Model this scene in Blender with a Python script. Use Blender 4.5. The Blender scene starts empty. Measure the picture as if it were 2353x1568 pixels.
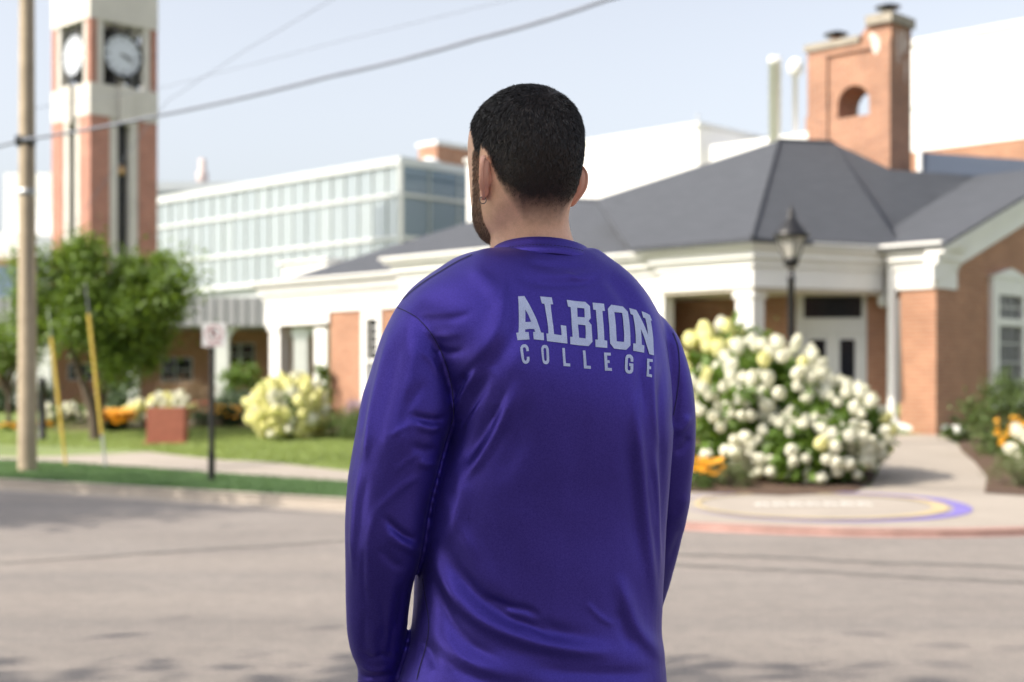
import bpy, bmesh, math, random
import numpy as np
from mathutils import Vector, Matrix
from mathutils.bvhtree import BVHTree
from mathutils.geometry import tessellate_polygon

# ------------------------------------------------------------------ camera, sky, sun, exposure
scene = bpy.context.scene
col = scene.collection
FPX, CU, HV, CAMH = 2353 * 50 / 36, 1176.5, 885.0, 1.39     # focal length in picture units, centre, horizon, eye height

cam_data = bpy.data.cameras.new("camera")
cam_data.lens = 50
cam_data.sensor_width = 36
cam_data.shift_y = (HV - 784) / 2353
cam_data.clip_start = 0.05
cam_data.clip_end = 2000
cam_data.dof.use_dof = True
cam_data.dof.focus_distance = 2.0
cam_data.dof.aperture_fstop = 4.2
cam_data.dof.aperture_blades = 9
cam = bpy.data.objects.new("camera", cam_data)
cam.location = (0, 0, CAMH)
cam.rotation_euler = (math.radians(90), 0, 0)
col.objects.link(cam)
scene.camera = cam

SUN_AZ = Vector((-0.93, -0.37, 0)).normalized()     # horizontal direction towards the sun
SUN_EL = math.radians(41)
to_sun = Vector((SUN_AZ.x * math.cos(SUN_EL), SUN_AZ.y * math.cos(SUN_EL), math.sin(SUN_EL)))
world = bpy.data.worlds.new("World")
scene.world = world
world.use_nodes = True
wn = world.node_tree
bg = wn.nodes["Background"]
sky = wn.nodes.new("ShaderNodeTexSky")
sky.sky_type = 'NISHITA'
sky.sun_disc = False
sky.sun_elevation = SUN_EL
sky.sun_rotation = math.atan2(SUN_AZ.x, SUN_AZ.y)
sky.altitude = 250
sky.air_density = 1.0
sky.dust_density = 4.5
sky.ozone_density = 1.3
hsv = wn.nodes.new('ShaderNodeHueSaturation')      # milky summer haze
hsv.inputs['Saturation'].default_value = 0.38
hsv.inputs['Hue'].default_value = 0.505
wn.links.new(sky.outputs[0], hsv.inputs['Color'])
wn.links.new(hsv.outputs[0], bg.inputs[0])
bg.inputs[1].default_value = 0.124

sun_data = bpy.data.lights.new("sun", 'SUN')
sun_data.energy = 2.9
sun_data.angle = math.radians(0.53)
sun_data.color = (1.0, 0.90, 0.76)
sun = bpy.data.objects.new("sun", sun_data)
sun.rotation_euler = to_sun.to_track_quat('Z', 'Y').to_euler()
sun.location = (-20, -5, 30)
col.objects.link(sun)

scene.view_settings.view_transform = 'Standard'
scene.view_settings.look = 'None'
scene.view_settings.exposure = 1.1
scene.view_settings.gamma = 1.0
scene.render.engine = 'CYCLES'
scene.cycles.use_denoising = True
scene.cycles.max_bounces = 6
scene.cycles.diffuse_bounces = 3
scene.cycles.glossy_bounces = 3
scene.cycles.transparent_max_bounces = 6
scene.cycles.sample_clamp_indirect = 6.0
scene.cycles.use_adaptive_sampling = True
scene.cycles.adaptive_threshold = 0.02

# ------------------------------------------------------------------ helpers
rng = np.random.default_rng(7)
random.seed(7)
E1 = Vector((0.72, -0.694, 0)).normalized()     # along the campus buildings' fronts
E2 = Vector((0.694, 0.72, 0)).normalized()      # into the buildings


def P(u, v, Y):
    return Vector(((u - CU) / FPX * Y, Y, CAMH + (HV - v) / FPX * Y))


def ts(t, s, z):
    p = E1 * t + E2 * s
    return Vector((p.x, p.y, z))


def t_of(u, s):
    """position along E1 of the point on the front plane s that lies in direction u"""
    k = (u - CU) / FPX
    a = E1.x - k * E1.y
    b = k * E2.y - E2.x
    return s * b / a


def s_of(u, t):
    k = (u - CU) / FPX
    return t * (k * E1.y - E1.x) / (E2.x - k * E2.y)


def z_of(v, t, s):
    y = E1.y * t + E2.y * s
    return CAMH + (HV - v) / FPX * y


KX = np.array([-160, -60, -38, -20, -6.84, -4.3, -1.8, 0.2, 1.2, 1.75, 2.2, 2.6, 3.02, 3.45, 3.9, 4.3, 4.74, 5.8, 7, 10, 20, 60, 160.])
KY = np.array([118, 54, 39.3, 27.5, 19.0, 17.35, 15.7, 14.5, 13.87, 13.55, 13.32, 13.16, 13.04, 12.97, 12.96, 13.0, 13.1, 13.45, 13.95, 15.2, 18.0, 30, 60.])


def kerb_y(x):
    return float(np.interp(x, KX, KY))


def ground_z(x, y):
    d = y - kerb_y(x)
    if d < 0:
        return 0.0
    e = 0.055 if 0.8 < x < 6 else (0.12 if x < -0.3 or x > 7 else None)
    if e is None:
        e = 0.12 - 0.065 * min((x + 0.3) / 1.1, 1.0) if x <= 0.8 else 0.055 + 0.065 * (x - 6)
    base = e + (0.13 - e) * min(d / 2.5, 1.0)
    return base + min(max(d - 4.0, 0) * 0.05, 0.5)


def G(u, v, lift=0.0):
    """point of the ground seen in direction (u, v)"""
    lo, hi = 3.0, 120.0
    for _ in range(60):
        m = (lo + hi) / 2
        p = P(u, v, m)
        if p.z > ground_z(p.x, p.y):
            lo = m
        else:
            hi = m
    p = P(u, v, lo)
    return Vector((p.x, p.y, ground_z(p.x, p.y) + lift))


class MB:
    def __init__(self):
        self.v, self.f, self.smooth = [], [], []

    def add(self, verts, faces, smooth=False):
        o = len(self.v)
        self.v += [tuple(p) for p in verts]
        self.f += [tuple(i + o for i in f) for f in faces]
        self.smooth += [smooth] * len(faces)
        return self

    def poly(self, pts):
        return self.add(pts, [tuple(range(len(pts)))])

    def hexa(self, a, b):
        """two quads (bottom, top) joined"""
        return self.add(list(a) + list(b), [(3, 2, 1, 0), (4, 5, 6, 7), (0, 1, 5, 4), (1, 2, 6, 5), (2, 3, 7, 6), (3, 0, 4, 7)])

    def box(self, x0, x1, y0, y1, z0, z1):
        a = [(x0, y0, z0), (x1, y0, z0), (x1, y1, z0), (x0, y1, z0)]
        return self.hexa(a, [(p[0], p[1], z1) for p in a])

    def tbox(self, t0, t1, s0, s1, z0, z1):
        a = [ts(t0, s0, z0), ts(t1, s0, z0), ts(t1, s1, z0), ts(t0, s1, z0)]
        return self.hexa(a, [(p.x, p.y, z1) for p in a])

    def prism(self, poly2, z0, z1):
        n = len(poly2)
        v = [(p[0], p[1], z0) for p in poly2] + [(p[0], p[1], z1) for p in poly2]
        f = [tuple(reversed(range(n))), tuple(range(n, 2 * n))] + [(i, (i + 1) % n, n + (i + 1) % n, n + i) for i in range(n)]
        return self.add(v, f)

    def slab(self, pts, off):
        """a polygon given thickness by the vector off"""
        n = len(pts)
        v = [Vector(p) for p in pts] + [Vector(p) + Vector(off) for p in pts]
        f = [tuple(range(n)), tuple(reversed(range(n, 2 * n)))] + [((i + 1) % n, i, n + i, n + (i + 1) % n) for i in range(n)]
        return self.add(v, f)

    def tube(self, path, radius, n=8, smooth=True, caps=True):
        path = [Vector(p) for p in path]
        rad = radius if isinstance(radius, (list, tuple)) else [radius] * len(path)
        vs, fs = [], []
        prev = None
        for i, p in enumerate(path):
            d = (path[min(i + 1, len(path) - 1)] - path[max(i - 1, 0)]).normalized()
            if prev is None:
                a = d.orthogonal().normalized()
            else:
                a = (prev - d * prev.dot(d)).normalized()
            prev = a
            b = d.cross(a)
            for k in range(n):
                w = 2 * math.pi * k / n
                vs.append(p + (a * math.cos(w) + b * math.sin(w)) * rad[i])
        for i in range(len(path) - 1):
            for k in range(n):
                fs.append((i * n + k, i * n + (k + 1) % n, (i + 1) * n + (k + 1) % n, (i + 1) * n + k))
        self.add(vs, fs, smooth)
        if caps:
            m = (len(path) - 1) * n
            self.add(vs[:n], [tuple(reversed(range(n)))])
            self.add(vs[m:], [tuple(range(n))])
        return self

    def lathe(self, centre, prof, n=16, smooth=True):
        c = Vector(centre)
        vs, fs = [], []
        for r, z in prof:
            for k in range(n):
                w = 2 * math.pi * (k + 0.5) / n
                vs.append((c.x + r * math.cos(w), c.y + r * math.sin(w), c.z + z))
        for i in range(len(prof) - 1):
            for k in range(n):
                fs.append((i * n + k, i * n + (k + 1) % n, (i + 1) * n + (k + 1) % n, (i + 1) * n + k))
        fs.append(tuple(reversed(range(n))))
        fs.append(tuple(range((len(prof) - 1) * n, len(prof) * n)))
        return self.add(vs, fs, smooth)

    def build(self, name, mat, parent=None, **props):
        return make_obj(name, self.v, self.f, mat, parent, self.smooth, **props)


def root_loc(o):
    v = Vector((0, 0, 0))
    while o is not None:
        v += o.location
        o = o.parent
    return v


def make_obj(name, verts, faces, mat, parent=None, smooth=None, **props):
    me = bpy.data.meshes.new(name)
    if parent is not None:
        r = root_loc(parent)
        if isinstance(verts, np.ndarray):
            verts = verts - np.array(r)
        else:
            verts = [(p[0] - r.x, p[1] - r.y, p[2] - r.z) for p in verts]
    if isinstance(verts, np.ndarray):
        fill_mesh(me, verts, faces)
    else:
        me.from_pydata(verts, [], faces)
    if smooth is True:
        me.polygons.foreach_set("use_smooth", [True] * len(me.polygons))
    elif smooth:
        me.polygons.foreach_set("use_smooth", smooth)
    me.update()
    if mat is not None:
        me.materials.append(mat)
    o = bpy.data.objects.new(name, me)
    col.objects.link(o)
    if parent is not None:
        o.parent = parent
    for k, v in props.items():
        o[k] = v
    return o


def fill_mesh(me, V, Fc):
    """numpy vertices (n,3) and equal-sized faces (m,k)"""
    m, k = Fc.shape
    me.vertices.add(len(V))
    me.vertices.foreach_set("co", np.ascontiguousarray(V, dtype=np.float32).ravel())
    me.loops.add(m * k)
    me.loops.foreach_set("vertex_index", np.ascontiguousarray(Fc, dtype=np.int32).ravel())
    me.polygons.add(m)
    me.polygons.foreach_set("loop_start", np.arange(0, m * k, k, dtype=np.int32))
    me.update(calc_edges=True)


def thing(name, label, cat, loc=(0, 0, 0), group=None):
    o = bpy.data.objects.new(name, None)
    o.empty_display_size = 0.2
    o.location = loc
    col.objects.link(o)
    o["label"] = label
    o["category"] = cat
    if group:
        o["group"] = group
    return o


# ------------------------------------------------------------------ materials
MATS = {}


def mat(name, color, rough=0.7, metal=0.0, spec=0.5, noise=None, bump=None, ramp=None, sheen=0, island=0.0, coords='Object', trans=0.0):
    """principled material; noise=(scale, amount) mottles the colour, bump=(scale, strength) roughens it"""
    m = bpy.data.materials.new(name)
    m.use_nodes = True
    nt = m.node_tree
    b = nt.nodes["Principled BSDF"]
    b.inputs["Base Color"].default_value = (*color, 1)
    b.inputs["Roughness"].default_value = rough
    b.inputs["Metallic"].default_value = metal
    b.inputs["Specular IOR Level"].default_value = spec
    if sheen:
        b.inputs["Sheen Weight"].default_value = sheen
    tc = nt.nodes.new("ShaderNodeTexCoord")
    src = None
    if noise:
        n = nt.nodes.new("ShaderNodeTexNoise")
        n.inputs["Scale"].default_value = noise[0]
        n.inputs["Detail"].default_value = 6
        n.inputs["Roughness"].default_value = 0.65
        nt.links.new(tc.outputs[coords], n.inputs["Vector"])
        mr = nt.nodes.new("ShaderNodeMapRange")
        mr.inputs[1].default_value = 0.25
        mr.inputs[2].default_value = 0.75
        mr.inputs[3].default_value = 1 - noise[1]
        mr.inputs[4].default_value = 1 + noise[1]
        nt.links.new(n.outputs[0], mr.inputs[0])
        mx = nt.nodes.new("ShaderNodeVectorMath")
        mx.operation = 'SCALE'
        mx.inputs[0].default_value = color
        nt.links.new(mr.outputs[0], mx.inputs["Scale"])
        src = mx.outputs[0]
    if island:
        g = nt.nodes.new("ShaderNodeNewGeometry")
        mr = nt.nodes.new("ShaderNodeMapRange")
        mr.inputs[3].default_value = 1 - island
        mr.inputs[4].default_value = 1 + island
        nt.links.new(g.outputs["Random Per Island"], mr.inputs[0])
        mx = nt.nodes.new("ShaderNodeVectorMath")
        mx.operation = 'SCALE'
        if src is None:
            mx.inputs[0].default_value = color
        else:
            nt.links.new(src, mx.inputs[0])
        nt.links.new(mr.outputs[0], mx.inputs["Scale"])
        src = mx.outputs[0]
    if src is not None:
        nt.links.new(src, b.inputs["Base Color"])
    if bump:
        n2 = nt.nodes.new("ShaderNodeTexNoise")
        n2.inputs["Scale"].default_value = bump[0]
        n2.inputs["Detail"].default_value = 5
        nt.links.new(tc.outputs[coords], n2.inputs["Vector"])
        bp = nt.nodes.new("ShaderNodeBump")
        bp.inputs["Strength"].default_value = bump[1]
        bp.inputs["Distance"].default_value = 0.02
        nt.links.new(n2.outputs[0], bp.inputs["Height"])
        nt.links.new(bp.outputs[0], b.inputs["Normal"])
    if trans:
        out = nt.nodes["Material Output"]
        tr = nt.nodes.new("ShaderNodeBsdfTranslucent")
        tr.inputs[0].default_value = (min(1, color[0] * 1.8), min(1, color[1] * 1.7), color[2] * 0.9, 1)
        ms = nt.nodes.new("ShaderNodeMixShader")
        ms.inputs[0].default_value = trans
        nt.links.new(b.outputs[0], ms.inputs[1])
        nt.links.new(tr.outputs[0], ms.inputs[2])
        nt.links.new(ms.outputs[0], out.inputs[0])
    MATS[name] = m
    return m


def brick_mat(name, c1, c2, mortar, scale=1.0):
    m = bpy.data.materials.new(name)
    m.use_nodes = True
    nt = m.node_tree
    b = nt.nodes["Principled BSDF"]
    b.inputs["Roughness"].default_value = 0.85
    geo = nt.nodes.new("ShaderNodeNewGeometry")
    dot = nt.nodes.new("ShaderNodeVectorMath")
    dot.operation = 'DOT_PRODUCT'
    dot.inputs[1].default_value = (E1.x + E2.x, E1.y + E2.y, 0)
    nt.links.new(geo.outputs["Position"], dot.inputs[0])
    sep = nt.nodes.new("ShaderNodeSeparateXYZ")
    nt.links.new(geo.outputs["Position"], sep.inputs[0])
    cmb = nt.nodes.new("ShaderNodeCombineXYZ")
    nt.links.new(dot.outputs["Value"], cmb.inputs[0])
    nt.links.new(sep.outputs[2], cmb.inputs[1])
    bt = nt.nodes.new("ShaderNodeTexBrick")
    bt.inputs["Color1"].default_value = (*c1, 1)
    bt.inputs["Color2"].default_value = (*c2, 1)
    bt.inputs["Mortar"].default_value = (*mortar, 1)
    bt.inputs["Scale"].default_value = 1.0
    bt.inputs["Mortar Size"].default_value = 0.01
    bt.inputs["Mortar Smooth"].default_value = 0.2
    bt.inputs["Bias"].default_value = -0.2
    bt.inputs["Brick Width"].default_value = 0.215 * scale
    bt.inputs["Row Height"].default_value = 0.075 * scale
    nt.links.new(cmb.outputs[0], bt.inputs["Vector"])
    n = nt.nodes.new("ShaderNodeTexNoise")
    n.inputs["Scale"].default_value = 1.3
    n.inputs["Detail"].default_value = 5
    nt.links.new(geo.outputs["Position"], n.inputs["Vector"])
    mr = nt.nodes.new("ShaderNodeMapRange")
    mr.inputs[1].default_value = 0.3
    mr.inputs[2].default_value = 0.7
    mr.inputs[3].default_value = 0.86
    mr.inputs[4].default_value = 1.14
    nt.links.new(n.outputs[0], mr.inputs[0])
    mx = nt.nodes.new("ShaderNodeVectorMath")
    mx.operation = 'SCALE'
    nt.links.new(bt.outputs[0], mx.inputs[0])
    nt.links.new(mr.outputs[0], mx.inputs["Scale"])
    nt.links.new(mx.outputs[0], b.inputs["Base Color"])
    bp = nt.nodes.new("ShaderNodeBump")
    bp.inputs["Strength"].default_value = 0.5
    bp.inputs["Distance"].default_value = 0.01
    nt.links.new(bt.outputs["Fac"], bp.inputs["Height"])
    bp.invert = True
    nt.links.new(bp.outputs[0], b.inputs["Normal"])
    MATS[name] = m
    return m


M_white = mat("white_painted_trim", (0.74, 0.74, 0.72), 0.5, noise=(1.5, 0.05))
M_offwhite = mat("weathered_white_trim", (0.62, 0.63, 0.62), 0.6, noise=(2.0, 0.07))
M_soffit = mat("cream_soffit", (0.55, 0.50, 0.42), 0.7)
M_brick = brick_mat("orange_brick", (0.385, 0.188, 0.110), (0.30, 0.132, 0.076), (0.36, 0.25, 0.18))
M_brick_old = brick_mat("weathered_brick", (0.36, 0.170, 0.098), (0.25, 0.108, 0.066), (0.34, 0.26, 0.2))
M_brick_tower = brick_mat("tower_brick", (0.40, 0.165, 0.11), (0.31, 0.12, 0.085), (0.36, 0.26, 0.22))
M_concrete = mat("pale_concrete", (0.55, 0.53, 0.49), 0.85, noise=(0.8, 0.10))
M_stone = mat("chimney_cap_stone", (0.30, 0.27, 0.22), 0.9, noise=(3, 0.2))
M_shingle = mat("dark_asphalt_shingles", (0.060, 0.066, 0.080), 0.9, noise=(2.5, 0.22), bump=(30, 0.5))
_nt = M_shingle.node_tree        # draw the shingle mottling out along the courses
_tc = [n for n in _nt.nodes if n.type == 'TEX_COORD'][0]
_mp = _nt.nodes.new("ShaderNodeMapping")
_mp.inputs["Scale"].default_value = (1, 1, 9)
_nt.links.new(_tc.outputs["Object"], _mp.inputs[0])
for _n in [n for n in _nt.nodes if n.type == 'TEX_NOISE']:
    _nt.links.new(_mp.outputs[0], _n.inputs["Vector"])
M_metalroof = mat("grey_metal_roof", (0.30, 0.30, 0.32), 0.6, noise=(1.0, 0.08))
M_navyroof = mat("navy_membrane_roof", (0.045, 0.06, 0.09), 0.7, noise=(1.0, 0.1))
M_clad = mat("white_cladding", (0.78, 0.78, 0.77), 0.6, noise=(0.3, 0.04))
M_greyclad = mat("grey_cladding", (0.42, 0.45, 0.48), 0.6, noise=(0.3, 0.05))
M_darkglass = mat("dark_window_glass", (0.012, 0.016, 0.022), 0.08, spec=0.6)
M_dark = mat("dark_metal", (0.02, 0.021, 0.023), 0.45, noise=(4, 0.2))
M_black = mat("black_paint", (0.012, 0.012, 0.014), 0.4, noise=(6, 0.2))
M_concrete_path = mat("path_concrete", (0.335, 0.295, 0.255), 0.9, noise=(1.2, 0.10), bump=(25, 0.25))
M_redpaint = mat("faded_red_kerb_paint", (0.38, 0.225, 0.20), 0.8, noise=(3, 0.25))
M_yellowpaint = mat("faded_yellow_ground_paint", (0.46, 0.37, 0.215), 0.8, noise=(2.5, 0.2))
M_purplepaint = mat("purple_ground_paint", (0.18, 0.145, 0.42), 0.75, noise=(2.5, 0.15))
M_whitepaint = mat("white_ground_paint", (0.68, 0.66, 0.62), 0.8, noise=(2.5, 0.12))
M_mulch = mat("bark_mulch", (0.085, 0.05, 0.032), 0.95, noise=(6, 0.35), bump=(15, 0.8))
M_soilgrass = mat("lawn_ground", (0.175, 0.225, 0.075), 0.95, noise=(0.5, 0.16), bump=(20, 0.6))
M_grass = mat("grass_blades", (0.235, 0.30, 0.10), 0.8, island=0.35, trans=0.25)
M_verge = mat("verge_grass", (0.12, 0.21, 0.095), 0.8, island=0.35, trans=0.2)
# ------------------------------------------------------------------ the setting: ground, road, kerb, pavements
def strip_sheet(name, xs, d0, d1, lift, material, nd=6, parent=None, **props):
    """a sheet between two distances behind the kerb line, laid on the ground"""
    vs, fs = [], []
    for i, x in enumerate(xs):
        a = d0(x) if callable(d0) else d0
        b = d1(x) if callable(d1) else d1
        for j in range(nd + 1):
            y = kerb_y(x) + a + (b - a) * j / nd
            vs.append((x, y, ground_z(x, y) + lift))
    for i in range(len(xs) - 1):
        for j in range(nd):
            q = i * (nd + 1) + j
            fs.append((q, q + nd + 1, q + nd + 2, q + 1))
    return make_obj(name, vs, fs, material, parent, True, **props)


xs_all = sorted(set(list(KX) + list(np.linspace(-60, 60, 161)) + [-160, -110, 110, 160]))
dlist = [0.0, 0.1, 1, 2.5, 4, 6, 8, 10, 14, 20, 40, 80, 160, 400, 900]
vs, fs = [], []
for x in xs_all:
    for d in dlist:
        y = kerb_y(x) + d
        vs.append((x * (1 + d / 120), y, ground_z(x, y) - 0.004))
nd = len(dlist)
for i in range(len(xs_all) - 1):
    for j in range(nd - 1):
        q = i * nd + j
        fs.append((q, q + nd, q + nd + 1, q + 1))
ground = make_obj("ground", vs, fs, M_soilgrass, None, True, kind="structure")

# road: one sheet from the kerb to behind the camera
M_road = bpy.data.materials.new("aged_asphalt")
M_road.use_nodes = True
nt = M_road.node_tree
bs = nt.nodes["Principled BSDF"]
bs.inputs["Roughness"].default_value = 0.9
tc = nt.nodes.new("ShaderNodeTexCoord")


def nz(scale, detail=6, rough=0.6, vec=None):
    n = nt.nodes.new("ShaderNodeTexNoise")
    n.inputs["Scale"].default_value = scale
    n.inputs["Detail"].default_value = detail
    n.inputs["Roughness"].default_value = rough
    nt.links.new(vec or tc.outputs["Object"], n.inputs["Vector"])
    return n.outputs[0]


def rmp(fac, p0, c0, p1, c1):
    r = nt.nodes.new("ShaderNodeValToRGB")
    r.color_ramp.elements[0].position = p0
    r.color_ramp.elements[0].color = (*c0, 1)
    r.color_ramp.elements[1].position = p1
    r.color_ramp.elements[1].color = (*c1, 1)
    nt.links.new(fac, r.inputs[0])
    return r.outputs[0]


def mul(a, b):
    m = nt.nodes.new("ShaderNodeMixRGB")
    m.blend_type = 'MULTIPLY'
    m.inputs[0].default_value = 1
    nt.links.new(a, m.inputs[1])
    nt.links.new(b, m.inputs[2])
    return m.outputs[0]


base = rmp(nz(0.55), 0.3, (0.212, 0.192, 0.178), 0.7, (0.262, 0.238, 0.220))
agg = rmp(nz(55, 3, 0.8), 0.28, (0.62, 0.62, 0.64), 0.68, (1.22, 1.2, 1.18))
blot = rmp(nz(7, 5, 0.75), 0.3, (0.84, 0.85, 0.86), 0.66, (1.10, 1.09, 1.08))
mp = nt.nodes.new("ShaderNodeMapping")
mp.inputs["Scale"].default_value = (0.05, 0.9, 1)
mp.inputs["Rotation"].default_value = (0, 0, math.radians(8))
nt.links.new(tc.outputs["Object"], mp.inputs[0])
tracks = rmp(nz(1.0, 3, 0.5, mp.outputs[0]), 0.34, (0.84, 0.85, 0.87), 0.6, (1.04, 1.03, 1.02))
nt.links.new(mul(mul(mul(base, agg), blot), tracks), bs.inputs["Base Color"])
bp = nt.nodes.new("ShaderNodeBump")
bp.inputs["Strength"].default_value = 0.6
bp.inputs["Distance"].default_value = 0.006
nt.links.new(nz(70, 3, 0.7), bp.inputs["Height"])
nt.links.new(bp.outputs[0], bs.inputs["Normal"])
vs = []
rows = 12
for x in xs_all:
    for j in range(rows + 1):
        y1 = kerb_y(x)
        vs.append((x, -30 + (y1 + 30) * j / rows, 0.0))
fs = []
for i in range(len(xs_all) - 1):
    for j in range(rows):
        q = i * (rows + 1) + j
        fs.append((q, q + rows + 1, q + rows + 2, q + 1))
road = make_obj("road", vs, fs, M_road, None, None, kind="structure")

# tar-sealed cracks running over the road, as thin sheets
M_tar = mat("crack_sealer", (0.07, 0.068, 0.066), 0.6, noise=(8, 0.3))
M_tarold = mat("worn_crack_sealer", (0.15, 0.14, 0.13), 0.8, noise=(5, 0.35))


def crack(uv, w, m):
    pts = [G(u, v) for u, v in uv]
    fine = []
    for a, b in zip(pts[:-1], pts[1:]):
        for k in range(8):
            p = a.lerp(b, k / 8)
            fine.append((p.x + random.uniform(-.01, .01), p.y + random.uniform(-.03, .03), w * random.uniform(.6, 1.3)))
    vs, fs = [], []
    for x, y, ww in fine:
        vs += [(x, y - ww / 2, 0.004), (x, y + ww / 2, 0.004)]
    for i in range(len(fine) - 1):
        fs.append((2 * i, 2 * i + 2, 2 * i + 3, 2 * i + 1))
    make_obj("crack_seal", vs, fs, m, road)


crack([(-150, 1306), (0, 1295), (250, 1278), (500, 1262), (800, 1243), (1000, 1232), (1250, 1222)], 0.11, M_tarold)
crack([(1400, 1268), (1600, 1276), (1800, 1282), (2000, 1293), (2200, 1298), (2500, 1312)], 0.16, M_tarold)
crack([(1480, 1296), (1700, 1306), (1950, 1318), (2100, 1328), (2420, 1342)], 0.13, M_tarold)

# kerb, pavement, verge, plaza
xs_k = [x for x in xs_all if -60 <= x <= 60]
mb = MB()
for x0, x1 in zip(xs_k[:-1], xs_k[1:]):
    a, b = kerb_y(x0), kerb_y(x1)
    h0, h1 = ground_z(x0, a + .001) + 0.006, ground_z(x1, b + .001) + 0.006
    mb.hexa([(x0, a, -0.05), (x1, b, -0.05), (x1, b + .18, -0.05), (x0, a + .18, -0.05)],
            [(x0, a + .02, h0), (x1, b + .02, h1), (x1, b + .18, h1 + .004), (x0, a + .18, h0 + .004)])
kerb = mb.build("kerb", M_concrete_path, kind="structure")
xs_red = [x for x in xs_all if 0.9 <= x <= 9]
mb = MB()
for x0, x1 in zip(xs_red[:-1], xs_red[1:]):
    a, b = kerb_y(x0) - .003, kerb_y(x1) - .003
    h0, h1 = ground_z(x0, a + .01) + 0.010, ground_z(x1, b + .01) + 0.010
    mb.hexa([(x0, a, .002), (x1, b, .002), (x1, b + .183, .002), (x0, a + .183, .002)],
            [(x0, a + .02, h0), (x1, b + .02, h1), (x1, b + .183, h1 + .004), (x0, a + .183, h0 + .004)])
mb.build("red_kerb_paint", M_redpaint, kerb)
# gutter pan along the left kerb
xs_g = [x for x in xs_all if -60 <= x <= 1.6]
strip_sheet("gutter", xs_g, lambda x: -0.42, lambda x: -0.002, 0.005, M_concrete_path, 1, kind="structure")

f_in = lambda x: float(np.interp(x, [-40, -6.8, -4.0, -1.8, 0.5], [3.5, 3.4, 2.6, 2.1, 1.5]))
f_out = lambda x: float(np.interp(x, [-40, -6.8, -4.6, -4.0, -1.8, 0.5], [6.3, 6.2, 5.1, 5.2, 4.1, 3.6]))
xs_s = [x for x in xs_all if -60 <= x <= 0.6]
strip_sheet("pavement", xs_s, f_in, f_out, 0.006, M_concrete_path, 6, kind="structure")
xs_p = [x for x in xs_all if 0.2 <= x <= 16]
f_pl = lambda x: float(np.interp(x, [0.2, 2, 4.8, 8, 16], [3.4, 3.9, 4.4, 4.0, 3.4]))
plaza = strip_sheet("plaza_pavement", xs_p, 0.19, f_pl, 0.010, M_concrete_path, 10, kind="structure")

# the entrance path between the beds, from the plaza to the doors
vs, fs = [], []
path_l = [G(2000, 1125), G(2015, 1090), G(2028, 1060), G(2030, 1030), G(2025, 1012), G(1980, 1000)]
path_r = [G(2275, 1125), G(2265, 1090), G(2235, 1060), G(2205, 1030), G(2190, 1012), G(2150, 1001)]
for a, b in zip(path_l, path_r):
    for k in range(7):
        p = a.lerp(b, k / 6)
        vs.append((p.x, p.y, ground_z(p.x, p.y) + 0.014))
for i in range(len(path_l) - 1):
    for k in range(6):
        q = i * 7 + k
        fs.append((q, q + 1, q + 8, q + 7))
make_obj("path", vs, fs, M_concrete_path, None, True, kind="structure")

# painted round emblem on the plaza: yellow and purple rings, pale lettering band in the middle
SC = Vector((3.2, 15.05))


def ring_sheet(name, r0, r1, lift, m, off=(0, 0), off_in=(0, 0), a0=0, a1=360, n=72):
    vs, fs = [], []
    for k in range(n + 1):
        w = math.radians(a0 + (a1 - a0) * k / n)
        for r, o in ((r0, off_in), (r1, off)):
            x, y = SC.x + o[0] + r * math.cos(w), SC.y + o[1] + r * math.sin(w)
            vs.append((x, y, ground_z(x, y) + lift))
    for k in range(n):
        fs.append((2 * k, 2 * k + 1, 2 * k + 3, 2 * k + 2))
    return make_obj(name, vs, fs, m, plaza)


ring_sheet("emblem_purple_ring", 1.40, 1.50, 0.016, M_purplepaint, off=(0.10, 0), off_in=(0.01, 0))
ring_sheet("emblem_yellow_ring", 1.20, 1.31, 0.020, M_yellowpaint, off=(0.05, 0), off_in=(-.0, 0))
mb = MB()
for k in range(7):      # a band of worn white block letters across the centre
    x0 = SC.x - 0.62 + k * 0.18
    for (a, b, c, d) in ((0, .04, 0, .26), (.09, .13, 0, .26), (.04, .09, .22, .26), (.04, .09, .1, .14)):
        x, y = x0 + a, SC.y - 0.13 + c
        zz = ground_z(x, y) + 0.0165
        mb.poly([(x, y, zz), (x0 + b, y, zz), (x0 + b, SC.y - 0.13 + d, zz + .003), (x, SC.y - 0.13 + d, zz + .003)])
mb.build("emblem_lettering", M_whitepaint, plaza)

# planting beds of mulch


def bed(name, pts, lift=0.02):
    c = Vector((sum(p.x for p in pts) / len(pts), sum(p.y for p in pts) / len(pts)))
    vs, fs = [], []
    n = len(pts)
    R = 6
    for r in range(R + 1):
        for p in pts:
            q = c.lerp(Vector((p.x, p.y)), r / R)
            vs.append((q.x, q.y, ground_z(q.x, q.y) + lift + 0.05 * (1 - (r / R) ** 2)))
    for r in range(R):
        for k in range(n):
            fs.append((r * n + k, r * n + (k + 1) % n, (r + 1) * n + (k + 1) % n, (r + 1) * n + k))
    return make_obj(name, vs, fs, M_mulch, None, True, kind="structure")


bed("planting_bed", [G(1330, 1132), G(1600, 1134), G(1800, 1142), G(1960, 1134), G(2005, 1110), G(2024, 1060), G(2020, 1020), G(1900, 1005), G(1600, 1005), G(1400, 1040)])
bed("planting_bed", [G(2262, 1136), G(2400, 1146), G(2600, 1140), G(2600, 1020), G(2400, 1006), G(2196, 1010), G(2210, 1040), G(2240, 1065), G(2268, 1100)])
bed("planting_bed", [G(100, 996), G(300, 990), G(480, 986), G(640, 988), G(740, 994), G(800, 1012), G(1000, 1016), G(1000, 960), G(600, 952), G(100, 958)])

# near-side verge, off to the left, where the shading street trees stand
mb = MB()
mb.prism([(-40, -25), (-5.6, -25), (-5.6, 3), (-7, 8), (-9, 13.5), (-13, 18), (-40, 33)], -0.02, 0.12)
mb.build("near_verge", M_soilgrass, kind="structure")


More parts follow.
